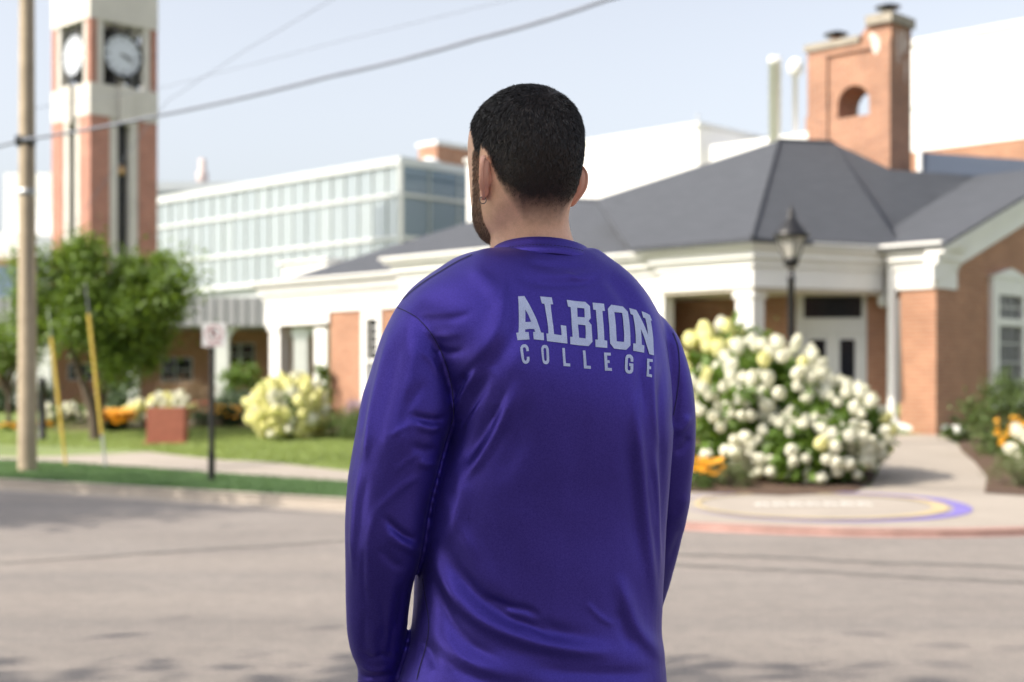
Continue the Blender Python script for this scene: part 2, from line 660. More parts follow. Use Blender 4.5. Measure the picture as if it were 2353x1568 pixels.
# grass blades
def blades(name, pts, h, m, w=0.012):
    n = len(pts)
    a = rng.uniform(0, 2 * np.pi, n)
    hh = h * rng.uniform(.6, 1.25, n)
    ln = rng.uniform(.0, .6, n) * hh
    la = rng.uniform(0, 2 * np.pi, n)
    dx, dy = np.cos(a) * w, np.sin(a) * w
    V = np.zeros((n, 3, 3))
    V[:, 0] = pts + np.stack([-dx, -dy, np.zeros(n)], 1)
    V[:, 1] = pts + np.stack([dx, dy, np.zeros(n)], 1)
    V[:, 2] = pts + np.stack([np.cos(la) * ln, np.sin(la) * ln, hh], 1)
    Fc = np.arange(3 * n).reshape(n, 3)
    return make_obj(name, V.reshape(-1, 3), Fc, m, None, None, kind="stuff", category="grass")


def scatter(n, x0, x1, dfa, dfb):
    pts = []
    while len(pts) < n:
        x = random.uniform(x0, x1)
        d = random.uniform(dfa(x), dfb(x))
        y = kerb_y(x) + d
        if abs(x) < 0.40 * y + .5:
            pts.append((x, y, ground_z(x, y) - 0.006))
    return np.array(pts)


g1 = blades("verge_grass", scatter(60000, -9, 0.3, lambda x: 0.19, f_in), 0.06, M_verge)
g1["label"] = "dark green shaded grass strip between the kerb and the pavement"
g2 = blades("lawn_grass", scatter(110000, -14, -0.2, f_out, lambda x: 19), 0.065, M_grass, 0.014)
g2["label"] = "sunlit mown lawn grass behind the pavement"
# ------------------------------------------------------------------ buildings
def seg_box(mb, A, B, thick, z0, z1, out=0.0):
    """a wall along the plan segment A-B, its visible face on the camera's side, pushed out by out"""
    A, B = Vector((A[0], A[1], 0)), Vector((B[0], B[1], 0))
    d = (B - A).normalized()
    n = Vector((-d.y, d.x, 0))
    if n.dot((A + B) / 2) < 0:
        n = -n                      # n points away from the camera
    a, b = A - n * out, B - n * out
    c, e = B + n * thick, A + n * thick
    return mb.hexa([(p.x, p.y, z0) for p in (a, b, c, e)], [(p.x, p.y, z1) for p in (a, b, c, e)])


def offset_poly(pts, d):
    """grow a convex plan polygon outwards by d"""
    n = len(pts)
    area = sum(pts[i][0] * pts[(i + 1) % n][1] - pts[(i + 1) % n][0] * pts[i][1] for i in range(n))
    sgn = 1 if area > 0 else -1
    out = []
    for i in range(n):
        p0, p1, p2 = Vector(pts[i - 1]), Vector(pts[i]), Vector(pts[(i + 1) % n])
        e0, e1 = (p1 - p0).normalized(), (p2 - p1).normalized()
        n0, n1 = Vector((e0.y, -e0.x)) * sgn, Vector((e1.y, -e1.x)) * sgn
        m = (n0 + n1) / (1 + n0.dot(n1))
        out.append(tuple(p1 + m * d))
    return out


def tsxy(*pairs):
    return [tuple(ts(t, s, 0).xy) for t, s in pairs]


ENT = [(-0.80, -0.44, 0.02), (-0.44, -0.30, 0.07), (-0.30, -0.13, 0.16), (-0.13, -0.05, 0.27), (-0.05, 0.0, 0.33)]


def entablature(plan, ztop, parent, name="entablature", steps=ENT, m=None):
    mb = MB()
    for a, b, o in steps:
        mb.prism(offset_poly(plan, o), ztop + a + 0.0005 * o, ztop + b)
    return mb.build(name, m or M_white, parent)


def ray_plane(u, v, p0, n):
    d = P(u, v, 1.0) - Vector((0, 0, CAMH))
    o = Vector((0, 0, CAMH))
    k = (Vector(p0) - o).dot(n) / d.dot(n)
    return o + d * k


ZE = 3.91
bld = thing("campus_building", "low brick campus building with white cornices, dark hip roofs and tall arched chimney", "building", tuple(ts(-18, 24, 0.4)))
zb = 0.30

# --- portico at the entrance
plan_c = tsxy((-16.3, 20.87), (-14.25, 20.87), (-13.2, 23.45), (-13.2, 24.9), (-16.3, 24.9))
entablature(plan_c, ZE, bld)
MB().prism(offset_poly(plan_c, -0.02), ZE - 0.86, ZE - 0.81).build("soffit", M_soffit, bld)
mb = MB().tbox(-14.66, -14.30, 20.93, 21.29, zb, ZE - 0.80)
c1 = mb.build("column", M_white, bld)
MB().tbox(-14.70, -14.26, 20.89, 21.33, ZE - 0.98, ZE - 0.86).build("column_cap", M_white, c1)
MB().tbox(-14.70, -14.26, 20.89, 21.33, zb, zb + 0.3).build("column_base", M_white, c1)
MB().prism(offset_poly(tsxy((-16.9, 20.7), (-14.1, 20.7), (-12.9, 23.4), (-12.9, 27.5), (-19, 27.5)), 0.0), 0.2, 0.56).build("porch_floor", M_concrete_path, bld)  # pale slab added to bounce light onto the porch walls
# --- recessed link left of it (mostly behind the man)
plan_d = tsxy((-20.5, 21.2), (-16.62, 21.2), (-16.62, 24), (-20.5, 24))
entablature(plan_d, ZE - 0.02, bld)
MB().tbox(-20.4, -16.9, 21.5, 21.9, zb, ZE - 0.78).build("wall", M_brick, bld)
mb = MB().tbox(-16.6, -16.28, 20.95, 21.25, zb, ZE - 0.80)
mb.build("column", M_white, bld)
# --- projecting centre block
plan_b = tsxy((-21.15, 18.8), (-18.1, 18.8), (-18.1, 23), (-21.15, 23))
entablature(plan_b, ZE, bld)
MB().tbox(-21.1, -18.15, 18.85, 23, zb, ZE - 0.8).build("wall", M_brick, bld)
# --- left wing with corner porch
SL = 21.05
tl = t_of(612, SL)
plan_l = tsxy((tl, SL), (-21.2, SL), (-21.2, SL + 8), (tl, SL + 8))
entablature(plan_l, ZE, bld)
ta, tb = t_of(757, SL), t_of(829, SL)
MB().tbox(tl - 0.02, ta, SL - 0.03, SL + 0.3, ZE - 1.07, ZE - 0.80).tbox(tl - 0.02, tl + .3, SL + .3, SL + 3, ZE - 1.07, ZE - 0.80).build("porch_beam", M_white, bld)
t2, t3 = t_of(618, SL), t_of(641, SL)
c2 = MB().tbox(t2, t3, SL + 0.02, SL + 0.34, zb, ZE - 1.07).build("column", M_white, bld)
MB().tbox(t2 - .04, t3 + .04, SL - 0.02, SL + 0.38, ZE - 1.2, ZE - 1.075).build("column_cap", M_white, c2)
MB().tbox(ta, tb, SL + 0.03, SL + 0.5, zb, ZE - 0.60).build("brick_pier", M_brick, bld)
MB().tbox(t_of(876, SL), -21.1, SL + 0.03, SL + 0.5, zb, ZE - 0.8).build("wall", M_brick, bld)
MB().tbox(tb, t_of(876, SL), SL + 0.10, SL + 0.5, zb, 1.0).build("wall_below_window", M_brick, bld)
# window of the left wing
w0, w1 = tb + 0.005, t_of(874, SL) + 0.01
z0, z1 = 1.0, ZE - 0.82
wf = MB().tbox(w0, w0 + .17, SL, SL + .25, z0, z1).tbox(w1 - .12, w1, SL, SL + .25, z0, z1).tbox(w0 + .17, w1 - .12, SL + .01, SL + .25, z1 - .2, z1).tbox(w0 - .02, w1 + .02, SL - .05, SL + .25, z0 - .1, z0).tbox(w0 + .17, w1 - .12, SL + .03, SL + .2, 1.9, 1.98)
win = wf.build("window", M_white, bld)
MB().tbox(w0 + .17, w1 - .12, SL + .12, SL + .16, z0, 1.9).build("lower_pane", M_greyclad, win)
MB().tbox(w0 + .17, w1 - .12, SL + .12, SL + .16, 1.98, z1 - .2).build("upper_pane", M_darkglass, win)
mm = MB()
for k in range(1, 5):
    zz = 1.98 + (z1 - .2 - 1.98) * k / 5
    mm.tbox(w0 + .171, w1 - .121, SL + .09, SL + .118, zz - .012, zz + .012)
mm.build("glazing_bars", M_white, win)
# porch back wall and second column, in shade
MB().tbox(tl + .3, ta + .4, SL + 3.2, SL + 3.5, zb, ZE - 0.8).build("porch_wall", M_brick, bld)
t4, t5 = t_of(722, SL + 2.6), t_of(750, SL + 2.6)
MB().tbox(t4, t5, SL + 2.6, SL + 2.9, zb, ZE - .8).build("column", M_white, bld)
MB().tbox(tl + .1, -21.3, SL + .1, SL + 7.9, ZE - 0.85, ZE - 0.805).build("soffit", M_soffit, bld)
MB().tbox(ta + .4, -21.2, SL + 3.0, SL + 7.9, zb, ZE - .86).build("wall", M_brick, bld)

# --- roofs
m_a = 0.60
nA = Vector((-E2.x * m_a, -E2.y * m_a, 1)).normalized()
p_eave = ts(-14.05, 20.45, ZE + 0.02)
apex1 = ray_plane(1790, 322, p_eave, nA)
leftA = ray_plane(1370, 458, p_eave, nA)
eA0 = ts(-16.7, 20.50, ZE + 0.02)
eA1 = ts(-14.02, 20.50, ZE + 0.02)
eR1 = ts(-12.86, 23.5, ZE + 0.02)
nR = (eR1 - eA1).cross(apex1 - eA1).normalized()
apex2 = ray_plane(1915, 328, eA1, nR)
low = ray_plane(1495, 520, p_eave, nA)
MB().slab([eA0, eA1, apex1, leftA], (0, 0, -0.08)).build("roof_slope", M_shingle, bld)
far_r = ts(-9.5, 29.5, 5.2)
mb = MB().slab([eA1, eR1, apex2, apex1], (0, 0, -0.08))
mb.build("roof_slope", M_shingle, bld)
# right-hand slope behind the chimney and gable wing
qa = apex2
qb = P(2048, 390, 29.2)
qc = P(2420, 418, 31.5)
qd = P(2420, 470, 30.0)
MB().slab([eR1, P(2040, 560, 26.6), qd, qc, qb, qa], (0, 0, -0.08)).build("roof_slope", M_shingle, bld)
# ridge and hip caps
for a, b in ((eA1, apex1), (apex1, apex2)):
    MB().tube([a + Vector((0, 0, .01)), b + Vector((0, 0, .01))], 0.035, 6).build("hip_cap", M_shingle, bld)
# back slopes that close the roof
bk = ts(-16, 30, ZE)
MB().slab([apex1, apex2, ts(-13.5, 30.5, ZE), ts(-19, 30.5, ZE), leftA], (0, 0, -0.08)).build("roof_slope", M_shingle, bld)
# lower roof of the link
m_d = 0.42
nD = Vector((-E2.x * m_d, -E2.y * m_d, 1)).normalized()
pd = ts(-17, 20.9, ZE + 0.0)
D = [ts(-21, 20.9, ZE), ts(-16.7, 20.9, ZE), ray_plane(1508, 468, pd, nD), ray_plane(1150, 455, pd, nD)]
MB().slab(D, (0, 0, -0.07)).build("roof_slope", M_shingle, bld)
MB().tube([D[2] + Vector((0, 0, .01)), D[3] + Vector((0, 0, .01))], 0.06, 6).build("ridge_cap", M_shingle, bld)
# left wing roof
pl = ts(-25, 20.75, ZE + .01)
L = [ts(t_of(650, 20.8), 20.8, ZE + .01), ts(-18.4, 20.8, ZE + .01), ray_plane(1250, 455, pl, nD), ray_plane(1085, 508, pl, nD)]
MB().slab(L, (0, 0, -0.07)).build("roof_slope", M_shingle, bld)
MB().prism(offset_poly(plan_b, 0.2), ZE + .002, ZE + .02).build("flat_roof", M_offwhite, bld)
MB().prism(offset_poly(plan_l, 0.2), ZE + .002, ZE + .006).build("flat_roof", M_offwhite, bld)

# --- chimney with see-through arch
SC2, T0, T1, SD = 26.7, -16.77, -14.81, 0.84
zl, zr, zbse = 8.72, 9.02, 3.6
a0, a1 = t_of(1925, SC2), t_of(1997, SC2)
za0 = z_of(268, (a0 + a1) / 2, SC2)
za1 = z_of(196, (a0 + a1) / 2, SC2)
rad = (a1 - a0) / 2
outl = [(T0, za0), (a0, za0)]
for k in range(0, 13):
    w = math.pi - math.pi * k / 12
    outl.append(((a0 + a1) / 2 + rad * math.cos(w), za1 - rad + rad * math.sin(w)))
tstep = t_of(2000, SC2)
outl += [(a1, za0), (T1, za0), (T1, zr), (tstep, zr), (tstep - .1, zr - .12), (tstep - .28, zl), (T0, zl)]
mb = MB()
pts = [ts(t, SC2, z) for t, z in outl]
mb.slab(pts, E2 * SD)
mb.tbox(T0, T1, SC2, SC2 + SD, zbse, za0)
chim = mb.build("chimney", M_brick_old, bld)
# raised brick border round a sunk panel
tp0, tp1, zp = t_of(1903, SC2), t_of(2012, SC2), z_of(122, -15.8, SC2)
MB().tbox(T0 - .012, tp0, SC2 - 0.06, SC2 + .0, 5.6, zp).tbox(T0 - .012, T1 + .004, SC2 - .06, SC2, zp, zl - .12).tbox(tp1, T1 + .004, SC2 - .06, SC2, 5.6, zp).build("brick_border", M_brick_old, chim)
mb = MB().tbox(T0 - .07, tstep - .22, SC2 - .11, SC2 + SD + .06, zl - .12, zl + .03)
mb.tbox(tstep - .06, T1 + .07, SC2 - .11, SC2 + SD + .06, zr - .1, zr + .10)
mb.build("coping", M_stone, chim)
for (uu, zz) in ((1921, zl), (2040, zr + .06)):
    tt = t_of(uu, SC2 + SD / 2)
    c = ts(tt, SC2 + SD / 2, zz)
    cp = MB().lathe(c, [(.16, 0), (.16, .14), (.13, .14), (.13, .20)], 14).build("flue_pot", M_brick_old if uu < 2000 else M_stone, chim)
    MB().lathe(c, [(.09, .18), (.09, .26), (.26, .26), (.27, .285), (.15, .33), (.04, .35)], 14).build("flue_cap", M_dark, chim)
M_stain = mat("lime_streak", (0.60, 0.52, 0.47), 0.95, noise=(9, 0.25))
random.seed(5)
for (uu, vv, wu, hv) in ((2012, 105, 8, 46), (2006, 86, 9, 18)):
    t_, w_ = t_of(uu, SC2 - .06), .10 * wu / 8
    zc = z_of(vv, t_, SC2)
    h = hv / FPX * 29.6 / 2
    pts = []
    for k in range(12):
        a = 2 * math.pi * k / 12
        pts.append(ts(t_ + w_ * math.cos(a) * random.uniform(.6, 1.2), SC2 - .063, zc + h * math.sin(a) * random.uniform(.75, 1.1)))
    MB().poly(pts).build("lime_streak", M_stain, chim)
for (sf, vv, w_, hv) in ((.35, 105, .07, 90), (.62, 90, .11, 60), (.7, 150, .05, 60)):
    pts = []
    for k in range(12):
        a = 2 * math.pi * k / 12
        p = ts(T1 + .007, SC2 + SD * sf + w_ * math.cos(a) * random.uniform(.6, 1.2), 0)
        pts.append((p.x, p.y, z_of(vv, T1, SC2) + hv / FPX * 30 / 2 * math.sin(a) * random.uniform(.75, 1.1)))
    MB().poly(pts).build("lime_streak", M_stain, chim)

# --- entrance: porch walls, doors, downpipe
wl0 = ts(t_of(1420, 22.7), 22.7, 0)
wl1 = ts(t_of(1806, 22.7), 22.7, 0)
MB().tbox(t_of(1420, 22.7), t_of(1806, 22.7), 22.7, 23.1, zb, ZE - .85).build("porch_wall", M_brick, bld)
WA, WB = Vector((wl1.x, wl1.y, 0)), P(2052, 885, 26.4)
WB = Vector((WB.x, WB.y, 0))
dW = (WB - WA).normalized()
nW = Vector((-dW.y, dW.x, 0))


def on_wall(u):
    k = (u - CU) / FPX
    a = (k * WA.y - WA.x) / (dW.x - k * dW.y)
    return WA + dW * a


ud0, ud1 = 1829, 1991
mb = seg_box(MB(), WA, on_wall(ud0), 0.3, zb, ZE - .85)
seg_box(mb, on_wall(ud1), WB, 0.3, zb, ZE - .85)
mb.build("porch_wall", M_brick, bld)
yd = on_wall(1910).y
zt = lambda v: CAMH + (HV - v) / FPX * yd
door = thing_part = None
mb = MB()
for a, b, va, vb in ((ud0, 1847, 1010, 652), (1981, ud1, 1010, 652), (1847, 1981, 673, 652), (1847, 1981, 765, 731)):
    seg_box(mb, on_wall(a), on_wall(b), 0.15, zt(va), zt(vb), 0.02 if vb == 652 and va > 1000 else 0.015)
frame = mb.build("door_frame", M_offwhite, bld)
mb = seg_box(MB(), on_wall(1847), on_wall(1981), 0.10, zt(731), zt(673), -0.06)
mb.build("transom_pane", M_darkglass, frame)
for a, b in ((1848, 1913), (1915, 1980)):
    mb = MB()
    w = 15
    seg_box(mb, on_wall(a), on_wall(a + w), .08, zt(1008), zt(765), -.02)
    seg_box(mb, on_wall(b - w), on_wall(b), .08, zt(1008), zt(765), -.02)
    seg_box(mb, on_wall(a + w), on_wall(b - w), .08, zt(780), zt(765), -.02)
    seg_box(mb, on_wall(a + w), on_wall(b - w), .08, zt(1008), zt(960), -.02)
    dr = mb.build("door", M_offwhite, bld)
    seg_box(MB(), on_wall(a + w), on_wall(b - w), .05, zt(960), zt(780), -.04).build("door_pane", M_darkglass, dr)
    hu = b - 8 if a < 1900 else a + 8
    hp = on_wall(hu) - nW * .05
    MB().tube([(hp.x, hp.y, zt(900)), (hp.x, hp.y, zt(860))], .016, 6).build("door_handle", M_dark, dr)
# wall lantern box beside the downpipe
lp = P(2029, 680, 26.2)
MB().lathe((lp.x, lp.y, lp.z - .22), [(.03, 0), (.085, .04), (.1, .1), (.1, .36), (.06, .42), (.02, .45)], 12).tube([(lp.x, lp.y, lp.z), (lp.x + .05, lp.y + .75, lp.z)], .03, 6).build("wall_light", M_offwhite, bld)

# --- gable wing
TQ, SQ = -12.07, 23.37
plan_g = tsxy((-12.86, SQ), (TQ, SQ), (TQ, SQ + 11), (-12.86, SQ + 11))
MB().tbox(-12.80, TQ - .03, SQ + .03, SQ + .8, zb, ZE - .70).build("brick_pier", M_brick, bld)
mb = MB()
for a, b, o in ENT:
    mb.tbox(-12.86 - o * .6, TQ + o * .75, SQ - o, SQ + .75, ZE + a + .002 * o, ZE + b)
mb.build("entablature", M_white, bld)
# gable wall with rake
sap, zap = SQ + 5.4, ZE + .05 + 5.4 * 0.345
gw = MB()
wall_pts = [ts(TQ - .04, SQ + .81, zb), ts(TQ - .04, SQ + 10.8, zb), ts(TQ - .04, SQ + 10.8, ZE - .5), ts(TQ - .04, sap, zap - .35), ts(TQ - .04, SQ + .81, ZE - .35)]
gw.slab(wall_pts, -E1 * 0.4)
gw.build("gable_wall", M_brick, bld)
MB().tbox(TQ - .42, TQ - .035, SQ + .035, SQ + .81, zb, ZE - .71).build("brick_pier", M_brick, bld)
for k, (d0, d1, o) in enumerate(((-.62, -.30, .06), (-.30, -.12, .14), (-.12, .02, .26))):
    pts = [ts(TQ + o, SQ - .25, ZE + d0 - .09), ts(TQ + o, sap, zap + d0), ts(TQ + o, sap, zap + d1), ts(TQ + o, SQ - .25, ZE + d1 - .09)]
    MB().slab(pts, -E1 * (o + .1)).build("rake_board", M_white, bld)
rs = MB().slab([ts(TQ + .3, SQ - .3, ZE - .06), ts(TQ + .3, sap, zap + .05), ts(-18, sap, zap + .05), ts(-14.4, SQ - .3, ZE - .06)], (0, 0, -.05))
rs.build("roof_slope", M_shingle, bld)
MB().slab([ts(TQ + .3, sap, zap + .05), ts(TQ + .3, SQ + 11, ZE - .05), ts(-18, SQ + 11, ZE - .05), ts(-18, sap, zap + .05)], (0, 0, -.05)).build("roof_slope", M_shingle, bld)
# gable window
sw0 = s_of(2276, TQ)
sw1 = sw0 + 1.55
zw0, zw1 = 1.05, 3.42
fx = TQ + .02
mb = MB()
mb.tbox(TQ - .08, fx + .04, sw0, sw0 + .26, zw0, zw1)
mb.tbox(TQ - .08, fx + .04, sw1 - .26, sw1, zw0, zw1)
mb.tbox(TQ - .08, fx + .035, sw0 + .26, sw1 - .26, zw1 - .32, zw1)
mb.tbox(TQ - .08, fx + .08, sw0 - .05, sw1 + .05, zw0 - .1, zw0)
mb.tbox(TQ - .08, fx + .03, sw0 + .26, sw1 - .26, 2.52, 2.66)
mb.slab([ts(fx + .06, sw0 - .08, zw1 + .002), ts(fx + .06, sw1 + .08, zw1 + .002), ts(fx + .06, (sw0 + sw1) / 2, zw1 + .2)], -E1 * .12)
gwin = mb.build("window", M_white, bld)
for k, (za, zb_) in enumerate(((zw0, 2.52), (2.66, zw1 - .32))):
    MB().tbox(TQ - .05, TQ - .02, sw0 + .26, sw1 - .26, za, zb_).build("pane", M_darkglass, gwin)
mm = MB()
for k in range(1, 4):
    ss = sw0 + .26 + (sw1 - sw0 - .52) * k / 4
    mm.tbox(TQ - .02, TQ + .005, ss - .012, ss + .012, zw0, zw1 - .33)
for zz in (1.45, 1.82, 2.18, 2.88):
    mm.tbox(TQ - .018, TQ + .007, sw0 + .26, sw1 - .26, zz - .012, zz + .012)
mm.build("glazing_bars", M_offwhite, gwin)
# downpipe
pq = ts(-12.95, SQ + .0, 0)
zg = ground_z(pq.x, pq.y)
MB().tube([(pq.x, pq.y, ZE - .1), (pq.x, pq.y, ZE - .5), (pq.x, pq.y, zg + .32), (pq.x + .05, pq.y - .06, zg + .14), (pq.x + .2, pq.y - .12, zg + .08), (pq.x + 1.15, pq.y - .5, zg + .06)], .085, 10).build("downpipe", M_white, bld)

# ------------------------------------------------------------------ clock tower
tw = 3.36
TC = Vector(((207 - CU) / FPX * 62, 62, 0))
tT, tS = TC.dot(E1), TC.dot(E2)          # front corner in the building frame
tz = lambda v: CAMH + (HV - v) / FPX * 62
tower = thing("clock_tower", "tall square brick and concrete clock tower with white dials", "tower", tuple(ts(tT - tw / 2, tS + tw / 2, .6)))
g0 = 0.55
z_leg, z_b0, z_b1, z_c0, z_c1, z_top = 3.2, 3.2, tz(262), tz(188), tz(40), tz(40) + 3.6
h = tw / 2
cT, cS = tT - h, tS + h
for st in (-1, 1):
    for ss in (-1, 1):
        MB().tbox(cT + st * (h - .45) - .45, cT + st * (h - .45) + .45, cS + ss * (h - .45) - .45, cS + ss * (h - .45) + .45, g0, z_leg).build("leg", M_concrete, tower)
# brick corner shafts and concrete jambs
for st in (-1, 1):
    for ss in (-1, 1):
        a = .95
        MB().tbox(cT + st * (h - a / 2) - a / 2, cT + st * (h - a / 2) + a / 2, cS + ss * (h - a / 2) - a / 2, cS + ss * (h - a / 2) + a / 2, z_b0, z_b1).build("brick_shaft", M_brick_tower, tower)
        b = .34
        MB().tbox(cT + st * (h - b / 2) - b / 2, cT + st * (h - b / 2) + b / 2, cS + ss * (h - b / 2) - b / 2, cS + ss * (h - b / 2) + b / 2, z_c0, z_c1).build("brick_shaft", M_brick_tower, tower)
for side in range(4):
    for q in (-1, 1):
        # jambs in the middle of each face, below the belt and beside the dial
        c0_, c1_ = (h - .95 - .42, h - .95) if q > 0 else (-(h - .95), -(h - .95 - .42))
        d0_, d1_ = (h - .34 - .34, h - .34) if q > 0 else (-(h - .34), -(h - .34 - .34))
        mb = MB()
        for lo, hi, za, zb2, dep in ((c0_, c1_, z_b0, z_b1, .5), (d0_, d1_, z_c0, z_c1, .34)):
            if side == 0:
                mb.tbox(cT + lo, cT + hi, cS - h + .06, cS - h + dep, za, zb2)
            elif side == 1:
                mb.tbox(cT + h - dep, cT + h - .06, cS + lo, cS + hi, za, zb2)
            elif side == 2:
                mb.tbox(cT + lo, cT + hi, cS + h - dep, cS + h - .06, za, zb2)
            else:
                mb.tbox(cT - h + .06, cT - h + dep, cS + lo, cS + hi, za, zb2)
        mb.build("concrete_jamb", M_concrete, tower)
MB().tbox(cT - h + .4, cT + h - .4, cS - h + .4, cS + h - .4, z_b0, z_b1 - .01).build("slot_core", M_dark, tower)
MB().tbox(cT - h - .02, cT + h + .02, cS - h - .02, cS + h + .02, z_b1, z_c0).tbox(cT + h - .1, cT + h + .22, cS - .28, cS + .28, z_b1 - .25, z_c0 + .02).tbox(cT - .28, cT + .28, cS - h - .22, cS - h + .1, z_b1 - .25, z_c0 + .02).build("concrete_belt", M_concrete, tower)
MB().tbox(cT - h - .02, cT + h + .02, cS - h - .02, cS + h + .02, z_c1, z_top).build("concrete_crown", M_concrete, tower)
apx = ts(cT, cS, z_top + 2.4)
rb = [ts(cT - h - .1, cS - h - .1, z_top), ts(cT + h + .1, cS - h - .1, z_top), ts(cT + h + .1, cS + h + .1, z_top), ts(cT - h - .1, cS + h + .1, z_top)]
MB().add(rb + [apx], [(0, 1, 4), (1, 2, 4), (2, 3, 4), (3, 0, 4), (3, 2, 1, 0)]).build("roof", M_metalroof, tower)
MB().tbox(cT - .35, cT + .35, cS - .35, cS + .35, z_c0, z_c1).build("clock_core", M_dark, tower)
# dials
M_dial = mat("clock_dial", (0.56, 0.60, 0.66), 0.35)
zc = tz(112)
R = 0.92
for nrm, tang in ((E1, E2), (-E2, E1), (-E1, -E2), (E2, -E1)):
    ctr = ts(cT, cS, zc) + nrm * (h - .16)

    def dp(r, a, o):        # a measured clockwise from 12 seen from outside
        return ctr + tang * (r * math.sin(a)) + Vector((0, 0, r * math.cos(a))) + nrm * o
    N = 40
    mb = MB()
    front = [dp(R, 2 * math.pi * k / N, 0.03) for k in range(N)]
    mb.slab(front, -nrm * .05)
    dial = mb.build("clock_dial", M_dial, tower)
    mb = MB()
    mb.tube([dp(R + .04, 2 * math.pi * k / N, 0.03) for k in range(N + 1)], .075, 6, caps=False)
    mb.build("dial_rim", M_dark, dial)
    mb = MB()
    for k in range(12):
        a = 2 * math.pi * k / 12
        w = .028 if k % 3 else .045
        for r0, r1 in ((.64, .84),):
            MB().slab([dp(r0, a - w / r0, .036), dp(r0, a + w / r0, .036), dp(r1, a + w / r1, .036), dp(r1, a - w / r1, .036)], nrm * .01).build("hour_mark", M_black, dial)
    for ang, ln, w in ((math.radians(102), .48, .05), (math.radians(120), .72, .035)):
        d_ = tang * math.sin(ang) + Vector((0, 0, math.cos(ang)))
        e_ = tang * math.cos(ang) - Vector((0, 0, math.sin(ang)))
        cc = ctr + nrm * .05
        MB().slab([cc - d_ * .12 - e_ * w, cc - d_ * .12 + e_ * w, cc + d_ * ln + e_ * w * .5, cc + d_ * ln - e_ * w * .5], nrm * .012).build("clock_hand", M_black, dial)
    mb = MB()
    for sx in (-.36, .36):
        mb.slab([ctr + tang * (sx - .05) + Vector((0, 0, -1.35)) - nrm * .05, ctr + tang * (sx + .05) + Vector((0, 0, -1.35)) - nrm * .05, ctr + tang * (sx + .05) + Vector((0, 0, 1.35)) - nrm * .05, ctr + tang * (sx - .05) + Vector((0, 0, 1.35)) - nrm * .05], -nrm * .08)
    mb.build("dial_bracket", M_dark, dial)
lampc = ts(cT + h - .35, cS, tz(380))
MB().lathe(lampc, [(.02, -.25), (.2, -.18), (.24, 0), (.2, .18), (.02, .25)], 12).build("bell", mat("bronze_bell", (.5, .33, .18), .35, .7), tower)

# ------------------------------------------------------------------ glass-fronted building
gb = thing("glass_building", "long modern building clad in pale reflective glass with white bands", "building", (-5.5, 72, .6))
gO = Vector((-5.5, 70, 0))
gt, gs = gO.dot(E1), gO.dot(E2)
gz = lambda v: CAMH + (HV - v) / FPX * 70
ztop, zl1, zl2, zbt = gz(370), gz(446), gz(545), gz(628)
Lg, Wg = 26.0, 16.0
MB().tbox(gt - Lg, gt - .25, gs + .25, gs + Wg, .6, ztop - .15).build("core_wall", M_greyclad, gb)
M_pane = []
for k in range(4):
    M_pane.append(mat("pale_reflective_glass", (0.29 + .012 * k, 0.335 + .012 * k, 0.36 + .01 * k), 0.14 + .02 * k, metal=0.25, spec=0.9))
M_pane_b = [mat("blue_glass", (0.10 + .02 * k, 0.16 + .02 * k, 0.22 + .02 * k), 0.1, metal=0.2, spec=0.9) for k in range(3)]  # copy of the front glass, darkened and blued for the end's shade
rows = [(zbt, zl2), (zl2, zl1), (zl1, ztop)]
ncol = 24
pane_mesh = {}
random.seed(3)
for r, (za, zb3) in enumerate(rows):
    for c in range(ncol):
        ta_, tb_ = gt - Lg * (c + 1) / ncol, gt - Lg * c / ncol
        MB().tbox(ta_ + .035, tb_ - .035, gs + random.uniform(.05, .08), gs + .2, za + .085, zb3 - .085).build("glass_pane", random.choice(M_pane), gb)
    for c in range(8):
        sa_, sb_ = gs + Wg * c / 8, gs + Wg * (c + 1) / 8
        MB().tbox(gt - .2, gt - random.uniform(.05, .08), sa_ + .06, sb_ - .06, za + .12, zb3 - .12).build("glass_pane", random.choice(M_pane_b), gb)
mb = MB()
for c in range(ncol + 1):
    tt = gt - Lg * c / ncol
    mb.tbox(tt - .03, tt + .03, gs + .0, gs + .2, zbt, ztop - .1)
for c in range(9):
    sx = gs + Wg * c / 8
    mb.tbox(gt - .2, gt + .0, sx - .05, sx + .05, zbt, ztop - .1)
mb.build("mullions", mat("aluminium_mullion", (.35, .39, .40), .45), gb)
M_band = mat('pale_band', (.52, .55, .56), .5)
for zz, hh, o in ((ztop, .42, .1), (zl1, .16, .06), (zl2, .18, .06), (zbt, .28, .1)):
    MB().tbox(gt - Lg - .1, gt + o, gs - o, gs + Wg, zz - hh / 2, zz + hh / 2).build("white_band", M_band, gb)
MB().tbox(gt - .12, gt + .04, gs - .04, gs + .12, zbt, ztop).build("corner_post", M_white, gb)
for uu, hh in ((790, .5), (905, .45), (640, .4)):
    tt = t_of(uu, gs + 3)
    MB().tbox(tt - .25, tt + .25, gs + 3, gs + 3.5, ztop + .1, ztop + .1 + hh).build("roof_vent", M_greyclad, gb)

# ------------------------------------------------------------------ other buildings behind
far = thing("grey_hall", "distant long grey flat-roofed hall behind the glass building", "building", (-30, 110, .6))
p0, p1 = P(300, 405, 112), P(760, 432, 112)
MB().box(p0.x, p1.x, 112, 125, .6, p0.z - 1.2).build("wall", M_greyclad, far)
MB().box(p0.x - .2, p1.x + .2, 111.8, 125, p0.z - 1.19, p0.z - .5).build("parapet", M_greyclad, far)
q = P(465, 360, 114)
MB().lathe((q.x, 114, p0.z - .6), [(.45, 0), (.45, 1.2), (.28, 1.3), (.28, q.z - p0.z + .4)], 12).build("roof_stack", mat("pinkish_stack", (.5, .42, .4), .7), far)

